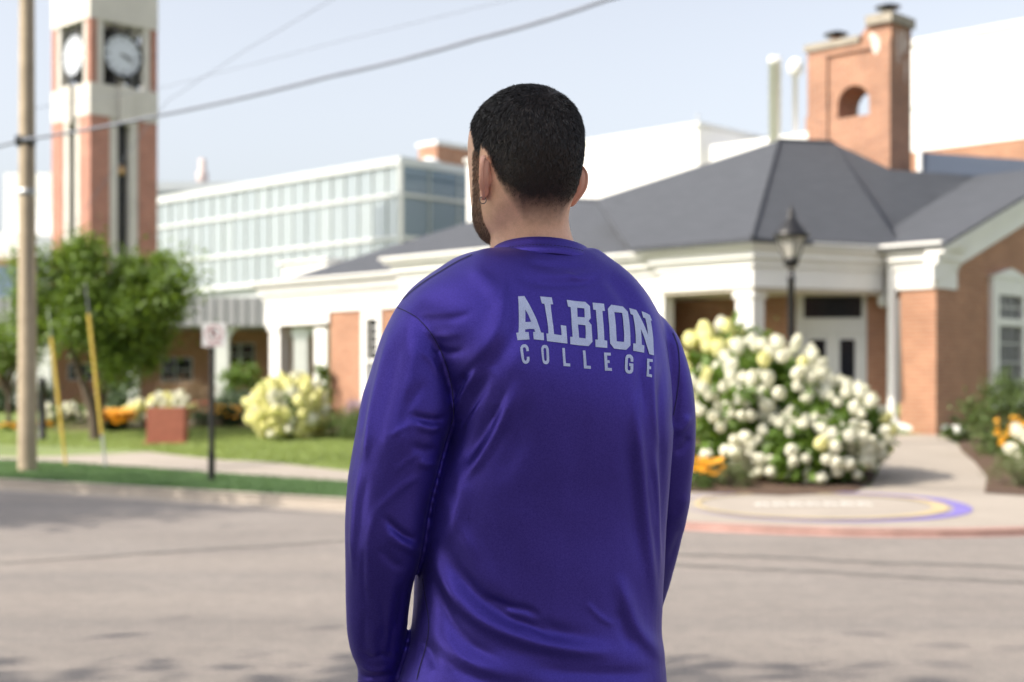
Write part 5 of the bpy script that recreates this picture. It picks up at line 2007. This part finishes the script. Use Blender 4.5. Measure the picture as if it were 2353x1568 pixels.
# lettering on the back
M_letter = bpy.data.materials.new("grey_reflective_print")
M_letter.use_nodes = True
nt = M_letter.node_tree
bs = nt.nodes["Principled BSDF"]
bs.inputs["Roughness"].default_value = 0.5
tc = nt.nodes.new("ShaderNodeTexCoord")
nt.links.new(mul(rmp(nz(900, 2, .6), .3, (.80, .80, .82), .7, (1.12, 1.12, 1.12)), rmp(nz(60, 4, .6), .3, (0.46, 0.53, 0.76), .7, (0.56, 0.63, 0.86))), bs.inputs["Base Color"])

K1, K2 = 300 / 1809, 300 / 2353


def z1(p):      # readings of the first enlargement -> picture units
    return [((2040 + x * K1) / 4096 * 2353, (1160 + y * K1) / 4096 * 2353) for x, y in p]


def z2(p):
    return [((2340 + x * K1) / 4096 * 2353, (1180 + y * K1) / 4096 * 2353) for x, y in p]


def z3(p):
    return [((2050 + x * K2) / 4096 * 2353, (1360 + y * K2) / 4096 * 2353) for x, y in p]


def z4(p):
    return [((2340 + x * K2) / 4096 * 2353, (1400 + y * K2) / 4096 * 2353) for x, y in p]


LETTERS = [
    ("a", z1([(193, 165), (342, 157), (400, 255), (480, 395), (575, 585), (640, 725), (690, 870), (745, 1035), (808, 1042), (816, 1222), (570, 1200), (552, 1022), (606, 1022), (582, 952), (470, 948), (366, 960), (366, 1026), (446, 1024), (470, 1202), (182, 1220), (148, 1042), (208, 1036), (214, 880), (212, 600), (205, 380)]),
     [z1([(366, 478), (440, 610), (508, 776), (370, 782)])]),
    ("l", z1([(722, 168), (1000, 190), (1036, 356), (974, 356), (990, 520), (1010, 680), (1038, 880), (1058, 1078), (1240, 1102), (1232, 980), (1218, 856), (1348, 876), (1366, 1080), (1380, 1302), (1140, 1272), (888, 1240), (872, 1058), (924, 1062), (914, 900), (892, 740), (862, 560), (826, 344), (762, 336)]), []),
    ("b", z1([(1362, 248), (1600, 280), (1809, 296)]) + z2([(0, 178), (112, 280), (122, 420), (134, 570), (78, 640), (150, 732), (160, 920), (174, 1136), (82, 1242), (0, 1236)]) + z1([(1809, 1356), (1640, 1342), (1450, 1315), (1446, 1138), (1506, 1140), (1496, 1000), (1482, 850), (1478, 700), (1468, 560), (1456, 424), (1394, 410)]),
     [z1([(1612, 438), (1788, 456), (1794, 560), (1796, 674), (1624, 660), (1620, 540)]), z1([(1632, 842), (1790, 858)]) + z2([(4, 742), (14, 900), (10, 1060)]) + z1([(1660, 1160), (1650, 1000)])]),
    ("i", z2([(176, 193), (450, 222), (474, 394), (412, 394), (424, 560), (440, 740), (450, 900), (460, 1104), (528, 1112), (530, 1286), (248, 1262), (242, 1084), (304, 1086), (298, 920), (286, 740), (270, 560), (258, 372), (194, 364)]), []),
    ("o", z2([(626, 246), (904, 290), (1020, 410), (1046, 560), (1072, 760), (1086, 1000), (1088, 1226), (984, 1334), (696, 1302), (600, 1176), (590, 1000), (580, 780), (560, 560), (544, 342)]),
     [z2([(700, 424), (886, 442), (908, 580), (924, 780), (938, 960), (934, 1144), (758, 1126), (748, 960), (738, 780), (722, 600)])]),
    ("n", z2([(1056, 326), (1228, 372), (1330, 555), (1440, 790), (1508, 968), (1496, 830), (1474, 690), (1446, 572), (1394, 558), (1358, 404), (1460, 440), (1554, 494), (1608, 634), (1576, 620), (1606, 810), (1634, 1050), (1650, 1464), (1540, 1436), (1480, 1230), (1420, 1030), (1336, 824), (1346, 960), (1356, 1100), (1358, 1212), (1420, 1228), (1418, 1400), (1152, 1354), (1154, 1176), (1218, 1182), (1214, 980), (1200, 800), (1178, 640), (1150, 492), (1094, 476)]), []),
    ("c", z3([(270, 200), (310, 160), (360, 146), (415, 152), (460, 185), (495, 240), (512, 355), (435, 362), (420, 280), (395, 248), (362, 238), (335, 255), (324, 290), (336, 400), (350, 500), (360, 600), (375, 640), (400, 660), (430, 650), (445, 615), (447, 536), (525, 534), (532, 610), (524, 670), (490, 725), (440, 754), (390, 754), (345, 730), (310, 680), (290, 620), (265, 480), (244, 330), (248, 250)]), []),
    ("o", z3([(945, 180), (1000, 163), (1060, 175), (1105, 220), (1130, 290), (1138, 420), (1146, 560), (1148, 660), (1130, 720), (1090, 765), (1040, 768), (990, 755), (955, 715), (935, 650), (915, 500), (900, 350), (898, 270), (915, 215)]),
     [z3([(1000, 258), (1040, 275), (1054, 320), (1062, 480), (1068, 620), (1058, 660), (1030, 668), (1000, 655), (990, 620), (975, 460), (966, 320), (975, 275)])]),
    ("l", z3([(1555, 260), (1630, 262), (1645, 420), (1655, 600), (1668, 738), (1802, 748), (1804, 840), (1596, 824), (1582, 650), (1568, 480)]), []),
    ("l", z3([(2200, 338), (2278, 342), (2292, 480), (2310, 690), (2318, 810)]) + z4([(40, 500), (172, 510), (178, 600), (0, 590)]) + z3([(2236, 898), (2222, 640)]), []),
    ("e", z4([(587, 90), (795, 100), (802, 188), (682, 182), (688, 328), (758, 334), (768, 420), (696, 416), (704, 568), (830, 576), (838, 664), (618, 654), (604, 400)]), []),
    ("g", z4([(1262, 230), (1290, 175), (1340, 150), (1415, 152), (1465, 190), (1495, 245), (1505, 300), (1503, 384), (1422, 374), (1418, 300), (1400, 262), (1370, 250), (1340, 270), (1334, 320), (1328, 460), (1324, 600), (1340, 640), (1370, 654), (1400, 648), (1416, 615), (1418, 520), (1374, 514), (1376, 424), (1504, 436), (1503, 620), (1488, 690), (1445, 742), (1380, 750), (1320, 742), (1270, 695), (1244, 630), (1242, 540), (1248, 330)]), []),
    ("e", z4([(1937, 280), (2112, 308), (2112, 392), (2008, 378), (2010, 522), (2066, 532), (2064, 620), (2004, 610), (1998, 760), (2096, 782), (2092, 870), (1922, 836), (1936, 560)]), []),
]


def letter_mesh(outer, holes):
    polys = [[Vector((x, y, 0)) for x, y in outer]] + [[Vector((x, y, 0)) for x, y in h] for h in holes]
    flat = [p for q in polys for p in q]
    tris = tessellate_polygon(polys)
    V = [(p.x, p.y) for p in flat]
    T = [tuple(t) for t in tris]
    for _ in range(8):      # split long edges until the letter can follow the cloth
        cache, out, split = {}, [], False

        def mid(a, b):
            k = (min(a, b), max(a, b))
            if k not in cache:
                cache[k] = len(V)
                V.append(((V[a][0] + V[b][0]) / 2, (V[a][1] + V[b][1]) / 2))
            return cache[k]
        long_ = lambda a, b: math.hypot(V[a][0] - V[b][0], V[a][1] - V[b][1]) > 4.0
        for a, b, c in T:
            la, lb, lc = long_(a, b), long_(b, c), long_(c, a)
            n = la + lb + lc
            if n == 0:
                out.append((a, b, c))
                continue
            split = True
            if n == 3:
                x, y, z = mid(a, b), mid(b, c), mid(c, a)
                out += [(a, x, z), (x, b, y), (z, y, c), (x, y, z)]
            else:
                while not long_(a, b):
                    a, b, c = b, c, a
                if n == 1:
                    x = mid(a, b)
                    out += [(a, x, c), (x, b, c)]
                else:
                    if not long_(b, c):       # ab and ca long -> rotate so ab, bc long
                        a, b, c = c, a, b
                    x, y = mid(a, b), mid(b, c)
                    out += [(x, b, y), (a, x, y), (a, y, c)]
        T = out
        if not split:
            break
    return V, T


for nm, outer, holes in LETTERS:
    V, T = letter_mesh(outer, holes)
    pts = [on_shirt(x, y, .0009) for x, y in V]
    ok = [p is not None for p in pts]
    pts = [p if p is not None else Vector((0, 2.1, 1.4)) for p in pts]
    T = [t for t in T if all(ok[i] for i in t) and max((pts[t[0]] - pts[t[1]]).length, (pts[t[1]] - pts[t[2]]).length) < .02]
    make_obj("letter_" + nm, pts, T, M_letter, shirt, True)
# ---------------------------------------------------------------- head, neck and body
YH = 2.135
HX = (1209 - CU) / FPX * YH
ZCH = CAMH + (HV - 556) / FPX * YH          # chin height
HF = np.array([-math.sin(PSI), math.cos(PSI), 0])
HR = np.array([math.cos(PSI), math.sin(PSI), 0])


def head_pt(x, y, z):
    return np.array([HX, YH, ZCH]) + HR * x + HF * y + np.array([0, 0, z])


HEAD = [  # z above chin, half width, front, back
    (.0000, .026, .078, .000), (.006, .042, .086, -.008), (.018, .056, .091, -.020), (.034, .0645, .093, -.038), (.050, .0685, .093, -.056),
    (.068, .0710, .094, -.073), (.088, .0730, .094, -.0875), (.108, .0745, .094, -.0965), (.128, .0755, .0965, -.1015), (.148, .0755, .0965, -.1015),
    (.166, .0735, .0930, -.0985), (.182, .0690, .0850, -.0915), (.196, .0615, .0725, -.0805), (.208, .0510, .0560, -.0660), (.217, .0390, .0390, -.0500), (.2235, .0250, .0220, -.0320), (.2265, .0100, .007, -.014)]
rings = []
for z, w, f, b in smooth_table([(z * 1.025, w, f, b) for z, w, f, b in HEAD], 60):
    n = 80
    a = np.linspace(0, 2 * np.pi, n, endpoint=False)
    c, s = np.cos(a), np.sin(a)
    ex = np.where(s > 0, 2.7, 2.2)
    lx = w * np.sign(c) * np.abs(c) ** (2 / ex)
    ly = np.where(s > 0, f, -b) * np.sign(s) * np.abs(s) ** (2 / ex)
    rings.append(np.array([head_pt(x, y, z) for x, y in zip(lx, ly)]))
head_l = loft(rings)
NECK = [(430, 1140, 1300, .052, 2.140), (470, 1130, 1305, .055, 2.142), (505, 1124, 1307, .057, 2.145), (535, 1122, 1312, .056, 2.152), (555, 1126, 1320, .057, 2.152), (580, 1128, 1330, .058, 2.152), (615, 1124, 1340, .058, 2.150)]
neck_l = uv_loft(NECK, 30, math.radians(24), 2.1)


def ear(side):
    """polar sheet with a rolled rim, hollow and lobe; side -1 left, 1 right"""
    outl = np.array([(.004, .031), (.013, .032), (.022, .028), (.0285, .019), (.0305, .008), (.029, -.004), (.0245, -.014), (.019, -.021), (.014, -.028), (.008, -.0325), (.002, -.032), (-.003, -.027), (-.005, -.018), (-.006, -.006), (-.006, .008), (-.004, .020), (-.001, .027)])
    op = spline(np.vstack([outl, outl[:1]]), 4)[:-1]
    cen = np.array([.010, -.001])
    na, nr = len(op), 12
    base = head_pt(side * .0725, -.004, .0895)
    back = -HF * math.cos(math.radians(28)) + HR * side * math.sin(math.radians(28))
    outw = HR * side * math.cos(math.radians(28)) + HF * math.sin(math.radians(28))
    up = np.array([0, 0, 1.0]) * math.cos(math.radians(8)) - HF * math.sin(math.radians(8)) * .6
    Vf, Vb = [], []
    for i in range(nr + 1):
        r = i / nr
        for k in range(na):
            p = cen + (op[k] - cen) * r
            lobe = np.clip((-p[1] - .016) / .01, 0, 1)
            front = (p[0] < .001) and not lobe
            rim = math.exp(-((r - .91) / .085) ** 2) * .0068 * (1 - .6 * lobe) * (0.35 if op[k][0] < 0 else 1)
            conch = -.0085 * math.exp(-(np.hypot(p[0] - .007, p[1] + .004) / .0095) ** 2)
            anti = .0036 * math.exp(-((np.hypot(p[0] - .006, p[1] + .001) - .0150) / .0030) ** 2) * (p[0] > .004) * (1 - lobe)
            tragus = .005 * math.exp(-(np.hypot(p[0] + .003, p[1] + .004) / .004) ** 2)
            curve = -.10 * p[0] + 10.0 * (p[0] - .010) ** 2
            h = rim + conch + anti + tragus + curve
            th = .0032 + .0040 * (1 - r) + .002 * lobe
            Vf.append(base + back * p[0] + up * p[1] + outw * (h + .0035))
            Vb.append(base + back * p[0] + up * p[1] + outw * (min(h, curve + rim * .9) - th * (1 - .75 * r**6)))
    V = np.array(Vf + Vb)
    nb = len(Vf)
    F = []
    for i in range(nr):
        for k in range(na):
            q = [i * na + k, i * na + (k + 1) % na, (i + 1) * na + (k + 1) % na, (i + 1) * na + k]
            F.append(tuple(q))
            F.append(tuple(nb + x for x in reversed(q)))
    for k in range(na):
        F.append((nr * na + k, nr * na + (k + 1) % na, nb + nr * na + (k + 1) % na, nb + nr * na + k))
    return V, F


def blob(c, r, n=14):
    """ellipsoid in head axes"""
    rr = []
    for i in range(1, n):
        t = -math.pi / 2 + math.pi * i / n
        a = np.linspace(0, 2 * np.pi, 24, endpoint=False)
        rr.append(np.array([head_pt(c[0] + r[0] * math.cos(t) * math.cos(x), c[1] + r[1] * math.cos(t) * math.sin(x), c[2] + r[2] * math.sin(t)) for x in a]))
    return loft(rr)


def rings_path(path, radii, n=20, flat=1.0):
    path = [Vector(p) for p in path]
    rr, prev = [], None
    for i, p in enumerate(path):
        d = (path[min(i + 1, len(path) - 1)] - path[max(i - 1, 0)]).normalized()
        a = d.orthogonal().normalized() if prev is None else (prev - d * prev.dot(d)).normalized()
        prev = a
        b = d.cross(a)
        rr.append(np.array([p + (a * math.cos(w) + b * flat * math.sin(w)) * radii[i] for w in np.linspace(0, 2 * np.pi, n, endpoint=False)]))
    return loft(rr)


nose = rings_path([head_pt(0, .088, .118), head_pt(0, .100, .098), head_pt(0, .110, .082), head_pt(0, .110, .076), head_pt(0, .095, .072)], [.008, .010, .013, .014, .010])
brow = rings_path([head_pt(-.05, .072, .130), head_pt(-.025, .088, .134), head_pt(0, .090, .131), head_pt(.025, .088, .134), head_pt(.05, .072, .130)], [.006, .009, .008, .009, .006])
lips = rings_path([head_pt(-.025, .081, .052), head_pt(-.01, .090, .055), head_pt(.01, .090, .055), head_pt(.025, .081, .052)], [.004, .007, .007, .004])
cheek = [blob((s * .040, .058, .088), (.022, .022, .020)) for s in (-1, 1)]
chinb = blob((0, .070, .014), (.024, .020, .016))
earl, earr = ear(-1), ear(1)
HV_, HF_ = remesh([head_l, neck_l, nose, brow, lips, chinb] + cheek, .0026)
HV_ = taubin(HV_, HF_, 14)
_d = HV_ - np.array([HX, YH, ZCH])
_back = np.clip((.03 - _d @ HF) / .03, 0, 1)
HV_ = taubin(HV_, HF_, 90, .5, 0, np.clip((.085 - _d[:, 2]) / .03, 0, 1) * np.clip((_d[:, 2] + .05) / .03, 0, 1) * _back)


def local(V):
    d = V - np.array([HX, YH, ZCH])
    return d @ HR, d @ HF, d[:, 2]


def merge(V1, F1, V2, F2):
    return np.concatenate([V1, V2]), np.concatenate([F1, F2 + len(V1)])


EVs, EFs = [], []
for e in (earl, earr):
    a, b = remesh([e], .0012)
    EVs.append(taubin(a, b, 5))
    EFs.append(b)

# torso, limbs and hands under the clothes
sh = lambda rows, k: [(v, (a + b) / 2 - (b - a) / 2 * k, (a + b) / 2 + (b - a) / 2 * k, d * k, Y) for v, a, b, d, Y in rows]
lat = Vector((math.cos(PHI), math.sin(PHI), 0))
fwd = Vector((-math.sin(PHI), math.cos(PHI), 0))
hipc = Vector(((1222 - CU) / FPX * 2.115, 2.115, 0))


def leg_rings(s, grow):
    rr = []
    for z, a, b, off, fo in ((.92, .098, .125, .085, .0), (.80, .098, .112, .092, .0), (.68, .088, .098, .097, .01), (.50, .066, .072, .10, .018), (.42, .060, .066, .10, .012), (.32, .062, .066, .102, -.01), (.20, .050, .054, .104, -.02), (.10, .040, .046, .106, -.022), (.07, .042, .05, .106, -.018)):
        c = hipc + lat * (s * off) + fwd * fo
        rr.append(ss_ring(c.x, c.y, z, a + grow, b + grow, PHI, 48))
    return loft(rr[::-1])


parts = [uv_loft(sh(TORSO[1:], .86), 60, PHI, 2.3), uv_loft(sh(ARM_L, .70), 50, PHI), uv_loft(sh(ARM_R, .70), 50, PHI),
         leg_rings(-1, -.012), leg_rings(1, -.012), uv_loft(NECK, 20, math.radians(24), 2.1, grow=-.004)]
hp = ss_ring(hipc.x, hipc.y, .84, .165, .115, PHI, 48)
parts.append(loft([ss_ring(hipc.x, hipc.y, z, a, b, PHI, 48) for z, a, b in ((.80, .12, .09), (.86, .165, .115), (.95, .165, .115), (1.05, .15, .105))]))


def hand(wrist, side):
    """palm, four bent fingers and a thumb, hanging relaxed"""
    wv = Vector(wrist)
    dn, acr = Vector((0, 0, -1)), fwd              # fingers point down, palm faces the thigh
    inn = lat * (-side)
    out = []
    out.append(rings_path([wv + Vector((0, 0, .04)), wv, wv + dn * .03, wv + dn * .07, wv + dn * .095], [.027, .027, .036, .041, .036], 24, .42))
    tips = ((.030, .074, .0078), (.011, .082, .0083), (-.010, .076, .0080), (-.029, .060, .0070))
    for off, ln, r in tips:
        b0 = wv + dn * .085 + acr * off
        k1 = b0 + dn * ln * .45 + inn * .006
        k2 = k1 + dn * ln * .30 + inn * .012
        k3 = k2 + dn * ln * .22 + inn * .014
        out.append(rings_path([b0, k1, k2, k3, k3 + dn * .004 + inn * .003], [r * 1.1, r, r * .95, r * .8, r * .35], 14))
    t0 = wv + dn * .02 + acr * .028
    out.append(rings_path([t0, t0 + dn * .03 + acr * .022 + inn * .01, t0 + dn * .058 + acr * .030 + inn * .018, t0 + dn * .08 + acr * .030 + inn * .024, t0 + dn * .086 + acr * .030 + inn * .025], [.013, .011, .0095, .0085, .004], 14))
    return out


wl = P(868, 1612, 2.115)
wr = P(1412, 1565, 2.425)
parts += hand(wl, -1) + hand(wr, 1)
BV, BF = remesh(parts, .0042)
BV = taubin(BV, BF, 6)
AV, AF = merge(HV_, HF_, BV, BF)
n_head = len(HV_)
for a, b in zip(EVs, EFs):
    AV, AF = merge(AV, AF, a, b)
n_body_end = n_head + len(BV)

lx, ly, lz = local(AV)
th = np.degrees(np.arctan2(lx, -ly))          # 0 at the back of the head, +-90 at the ears
ath = np.abs(th)
hl = np.interp(ath, [0, 35, 45, 55, 65, 72, 80, 92, 98, 104, 112, 125, 140, 180], [.014, .018, .036, .058, .083, .106, .126, .134, .118, .118, .150, .172, .188, .192])
jit = np.array([mnoise.noise(Vector((p[0] * 160, p[1] * 160, p[2] * 160))) for p in AV]) * .004
is_head = np.arange(len(AV)) < n_head
is_ear = np.arange(len(AV)) >= n_body_end
fade = np.interp(ath, [0, 40, 60, 80], [.050, .045, .018, .010])
hairmask = np.clip((lz - hl + jit) / fade, 0, 1) * is_head
inz = (ath > 92) & (ath < 178)
btop = np.interp(ath, [94, 98, 112, 117, 125, 140, 165, 180], [.0, .14, .14, .095, .062, .048, .040, .040])
bbot = np.interp(ath, [94, 98, 104, 110, 120, 150, 180], [.13, .095, .045, .012, -.004, -.006, -.006])
beardmask = np.clip((btop - lz + jit) / .008, 0, 1) * np.clip((lz - bbot + jit) / .008, 0, 1) * (ath > 95) * np.clip((ly + .004) / .01, 0, 1) * is_head
mou = (ath > 160) & (lz > .058) & (lz < .068)
beardmask = np.maximum(beardmask, mou * is_head * .9)
redmask = is_ear * 1.0

M_skin = bpy.data.materials.new("skin")
M_skin.use_nodes = True
nt = M_skin.node_tree
bs = nt.nodes["Principled BSDF"]
bs.inputs["Roughness"].default_value = 0.5
bs.inputs["Specular IOR Level"].default_value = 0.4
bs.inputs["Subsurface Weight"].default_value = 0.08
bs.inputs["Subsurface Radius"].default_value = (0.012, 0.005, 0.003)
bs.inputs["Subsurface Scale"].default_value = 0.6
tc = nt.nodes.new("ShaderNodeTexCoord")


def mixc(fac, a, b):
    m = nt.nodes.new("ShaderNodeMixRGB")
    nt.links.new(fac, m.inputs[0])
    for s, x in ((1, a), (2, b)):
        if isinstance(x, tuple):
            m.inputs[s].default_value = (*x, 1)
        else:
            nt.links.new(x, m.inputs[s])
    return m.outputs[0]


def attr(name):
    a = nt.nodes.new("ShaderNodeAttribute")
    a.attribute_name = name
    return a.outputs["Fac"]


skin = mul(rmp(nz(45, 5, .7), .3, (0.74, 0.43, 0.285), .7, (0.90, 0.55, 0.385)), rmp(nz(700, 2, .6), .3, (.92, .92, .92), .7, (1.06, 1.06, 1.06)))
skin = mixc(attr("red"), skin, (0.86, 0.42, 0.31))
skin = mixc(attr("beard"), skin, (0.10, 0.055, 0.035))
skin = mixc(attr("hair"), skin, (0.016, 0.013, 0.013))
nt.links.new(skin, bs.inputs["Base Color"])
bp = nt.nodes.new("ShaderNodeBump")
bp.inputs["Strength"].default_value = 0.5
bp.inputs["Distance"].default_value = 0.0008
nt.links.new(nz(520, 3, .6), bp.inputs["Height"])
nt.links.new(bp.outputs[0], bs.inputs["Normal"])
body = make_obj("body", AV, AF, M_skin, man, True)
for nm, arr in (("hair", hairmask * .97), ("beard", beardmask * .45), ("red", redmask * .6)):
    at = body.data.attributes.new(nm, 'FLOAT', 'POINT')
    at.data.foreach_set("value", arr.astype(np.float32))

# eyes
for s in (-1, 1):
    c = head_pt(s * .031, .083, .117)
    MB().lathe((c[0], c[1], c[2]), [(.002, -.0115), (.008, -.009), (.0115, 0), (.008, .009), (.002, .0115)], 12).build("eye", mat("eye_white", (.75, .73, .70), .2), man)

# hair and beard as fine tapering strands
AN = normals(AV, AF)


def strands(name, mask, count, length, width, m, flow, lift, curl=.12):
    fc = AF[(mask[AF].mean(1) > .05) & (AF.max(1) < n_head)]
    a, b, c, d = (AV[fc[:, k]] for k in range(4))
    area = np.linalg.norm(np.cross(c - a, d - b), axis=1) * mask[fc].mean(1)
    idx = rng.choice(len(fc), count, p=area / area.sum())
    s, t = rng.uniform(size=(2, count))[:, :, None]
    q = fc[idx]
    lerp = lambda X: (X[q[:, 0]] * (1 - s) + X[q[:, 1]] * s) * (1 - t) + (X[q[:, 3]] * (1 - s) + X[q[:, 2]] * s) * t
    p = lerp(AV)
    n = lerp(AN)
    n /= np.linalg.norm(n, axis=1)[:, None]
    k = lerp(mask[:, None])[:, 0]
    f = flow(p, n)
    f = f - n * (f * n).sum(1)[:, None]
    f /= np.maximum(np.linalg.norm(f, axis=1), 1e-9)[:, None]
    jit = rng.normal(size=(count, 3)) * .26
    # strands clump a little: neighbours share a lean
    cl = np.array([mnoise.noise_vector(Vector(x * 170)) for x in p]) * .22
    f = f + jit * .6 + cl
    L = (length(p) * rng.uniform(.65, 1.2, count) * np.clip(k * 1.3, .25, 1))[:, None]
    d1 = f * (1 - lift) + n * lift * 1.6
    d1 /= np.linalg.norm(d1, axis=1)[:, None]
    d2 = f + n * lift * .35 + rng.normal(size=(count, 3)) * curl
    d2 /= np.linalg.norm(d2, axis=1)[:, None]
    side = np.cross(d1, rng.normal(size=(count, 3)))
    side /= np.linalg.norm(side, axis=1)[:, None]
    V = np.zeros((count, 5, 3))
    b0 = p - n * .0006
    m1 = b0 + d1 * L * .45
    e = m1 + d2 * L * .55
    V[:, 0], V[:, 1] = b0 - side * width, b0 + side * width
    V[:, 2], V[:, 3] = m1 - side * width * .85, m1 + side * width * .85
    V[:, 4] = e
    o = np.arange(count)[:, None] * 5
    F = np.concatenate([o + np.array([[0, 1, 3]]), o + np.array([[0, 3, 2]]), o + np.array([[2, 3, 4]])])
    return make_obj(name, V.reshape(-1, 3), F, m, man, True, kind="stuff")


whorl = head_pt(.004, -.062, .205)


def hair_flow(p, n):
    d = p - whorl
    r = np.linalg.norm(d, axis=1)[:, None]
    tang = np.cross(n, d)
    tang /= np.maximum(np.linalg.norm(tang, axis=1), 1e-9)[:, None]
    f = d / np.maximum(r, 1e-6) + tang * .7 * np.exp(-r / .035)
    top = np.clip((p[:, 2] - ZCH - .16) / .05, 0, 1)[:, None]
    f = f * top + (np.array([0, 0, -1.0]) + (d / np.maximum(r, 1e-6)) * .5) * (1 - top)
    return f


def hair_len(p):
    h = np.clip((p[:, 2] - ZCH - .05) / .13, 0, 1)
    return .0030 + .0055 * h


def hair_mat(name, c, tip, rough):
    m = mat(name, c, rough, spec=.6, island=.75)
    return m


M_hair = hair_mat("black_hair", (0.013, 0.0115, 0.012), None, .36)
M_beard = hair_mat("brown_beard_hair", (0.20, 0.115, 0.068), None, .45)
strands("hair", hairmask, 62000, hair_len, .00028, M_hair, hair_flow, .20)
strands("beard", beardmask, 10000, lambda p: .0070 + 0 * p[:, 0], .00027, M_beard, lambda p, n: np.tile(np.array([-.25, .1, -1.0]), (len(p), 1)), .38, .6)

# ring in the left ear
eb = head_pt(-.0725, -.004, .0895)
back = -HF * math.cos(math.radians(28)) - HR * math.sin(math.radians(28))
ec = eb + back * .0075 + np.array([0, 0, -.0335]) + (-HR) * .004
M_silver = mat("dark_silver", (.16, .16, .18), .35, 1.0)
rp = []
for k in range(25):
    a = 2 * math.pi * k / 24
    rp.append(Vector(ec) + Vector(HR * .8 + HF * .0 + back * .2).normalized() * (.0050 * math.cos(a)) + Vector((0, 0, .0050 * math.sin(a))))
MB().tube(rp, .0006, 8, caps=False).build("earring", M_silver, man)

# trousers and shoes (below the picture's edge)
M_trouser = mat("dark_trousers", (.03, .03, .035), .8, noise=(40, .15))
tp = [leg_rings(-1, .012), leg_rings(1, .012), loft([ss_ring(hipc.x, hipc.y, z, a, b, PHI, 48) for z, a, b in ((.80, .15, .11), (.86, .182, .13), (.95, .182, .13), (1.0, .178, .125))])]
TV, TF = remesh(tp, .008)
TV = taubin(TV, TF, 6)
make_obj("trousers", TV, TF, M_trouser, man, True)
M_shoe = mat("white_trainers", (.6, .6, .6), .6)
for s in (-1, 1):
    c = hipc + lat * (s * .106) - fwd * .02
    rr = []
    for k, (fo, a, h) in enumerate(((-.085, .02, .05), (-.075, .034, .085), (-.03, .040, .10), (.05, .044, .085), (.12, .048, .062), (.17, .042, .048), (.195, .02, .03))):
        w = np.linspace(0, 2 * np.pi, 24, endpoint=False)
        rr.append(np.array([c + fwd * fo + lat * (a * math.cos(x)) + Vector((0, 0, max(.0, h / 2 + h / 2 * math.sin(x) * 1.15))) for x in w]))
    V, F = loft(rr)
    shoe = make_obj("shoe", [tuple(p) for p in V], F, M_shoe, man, True)
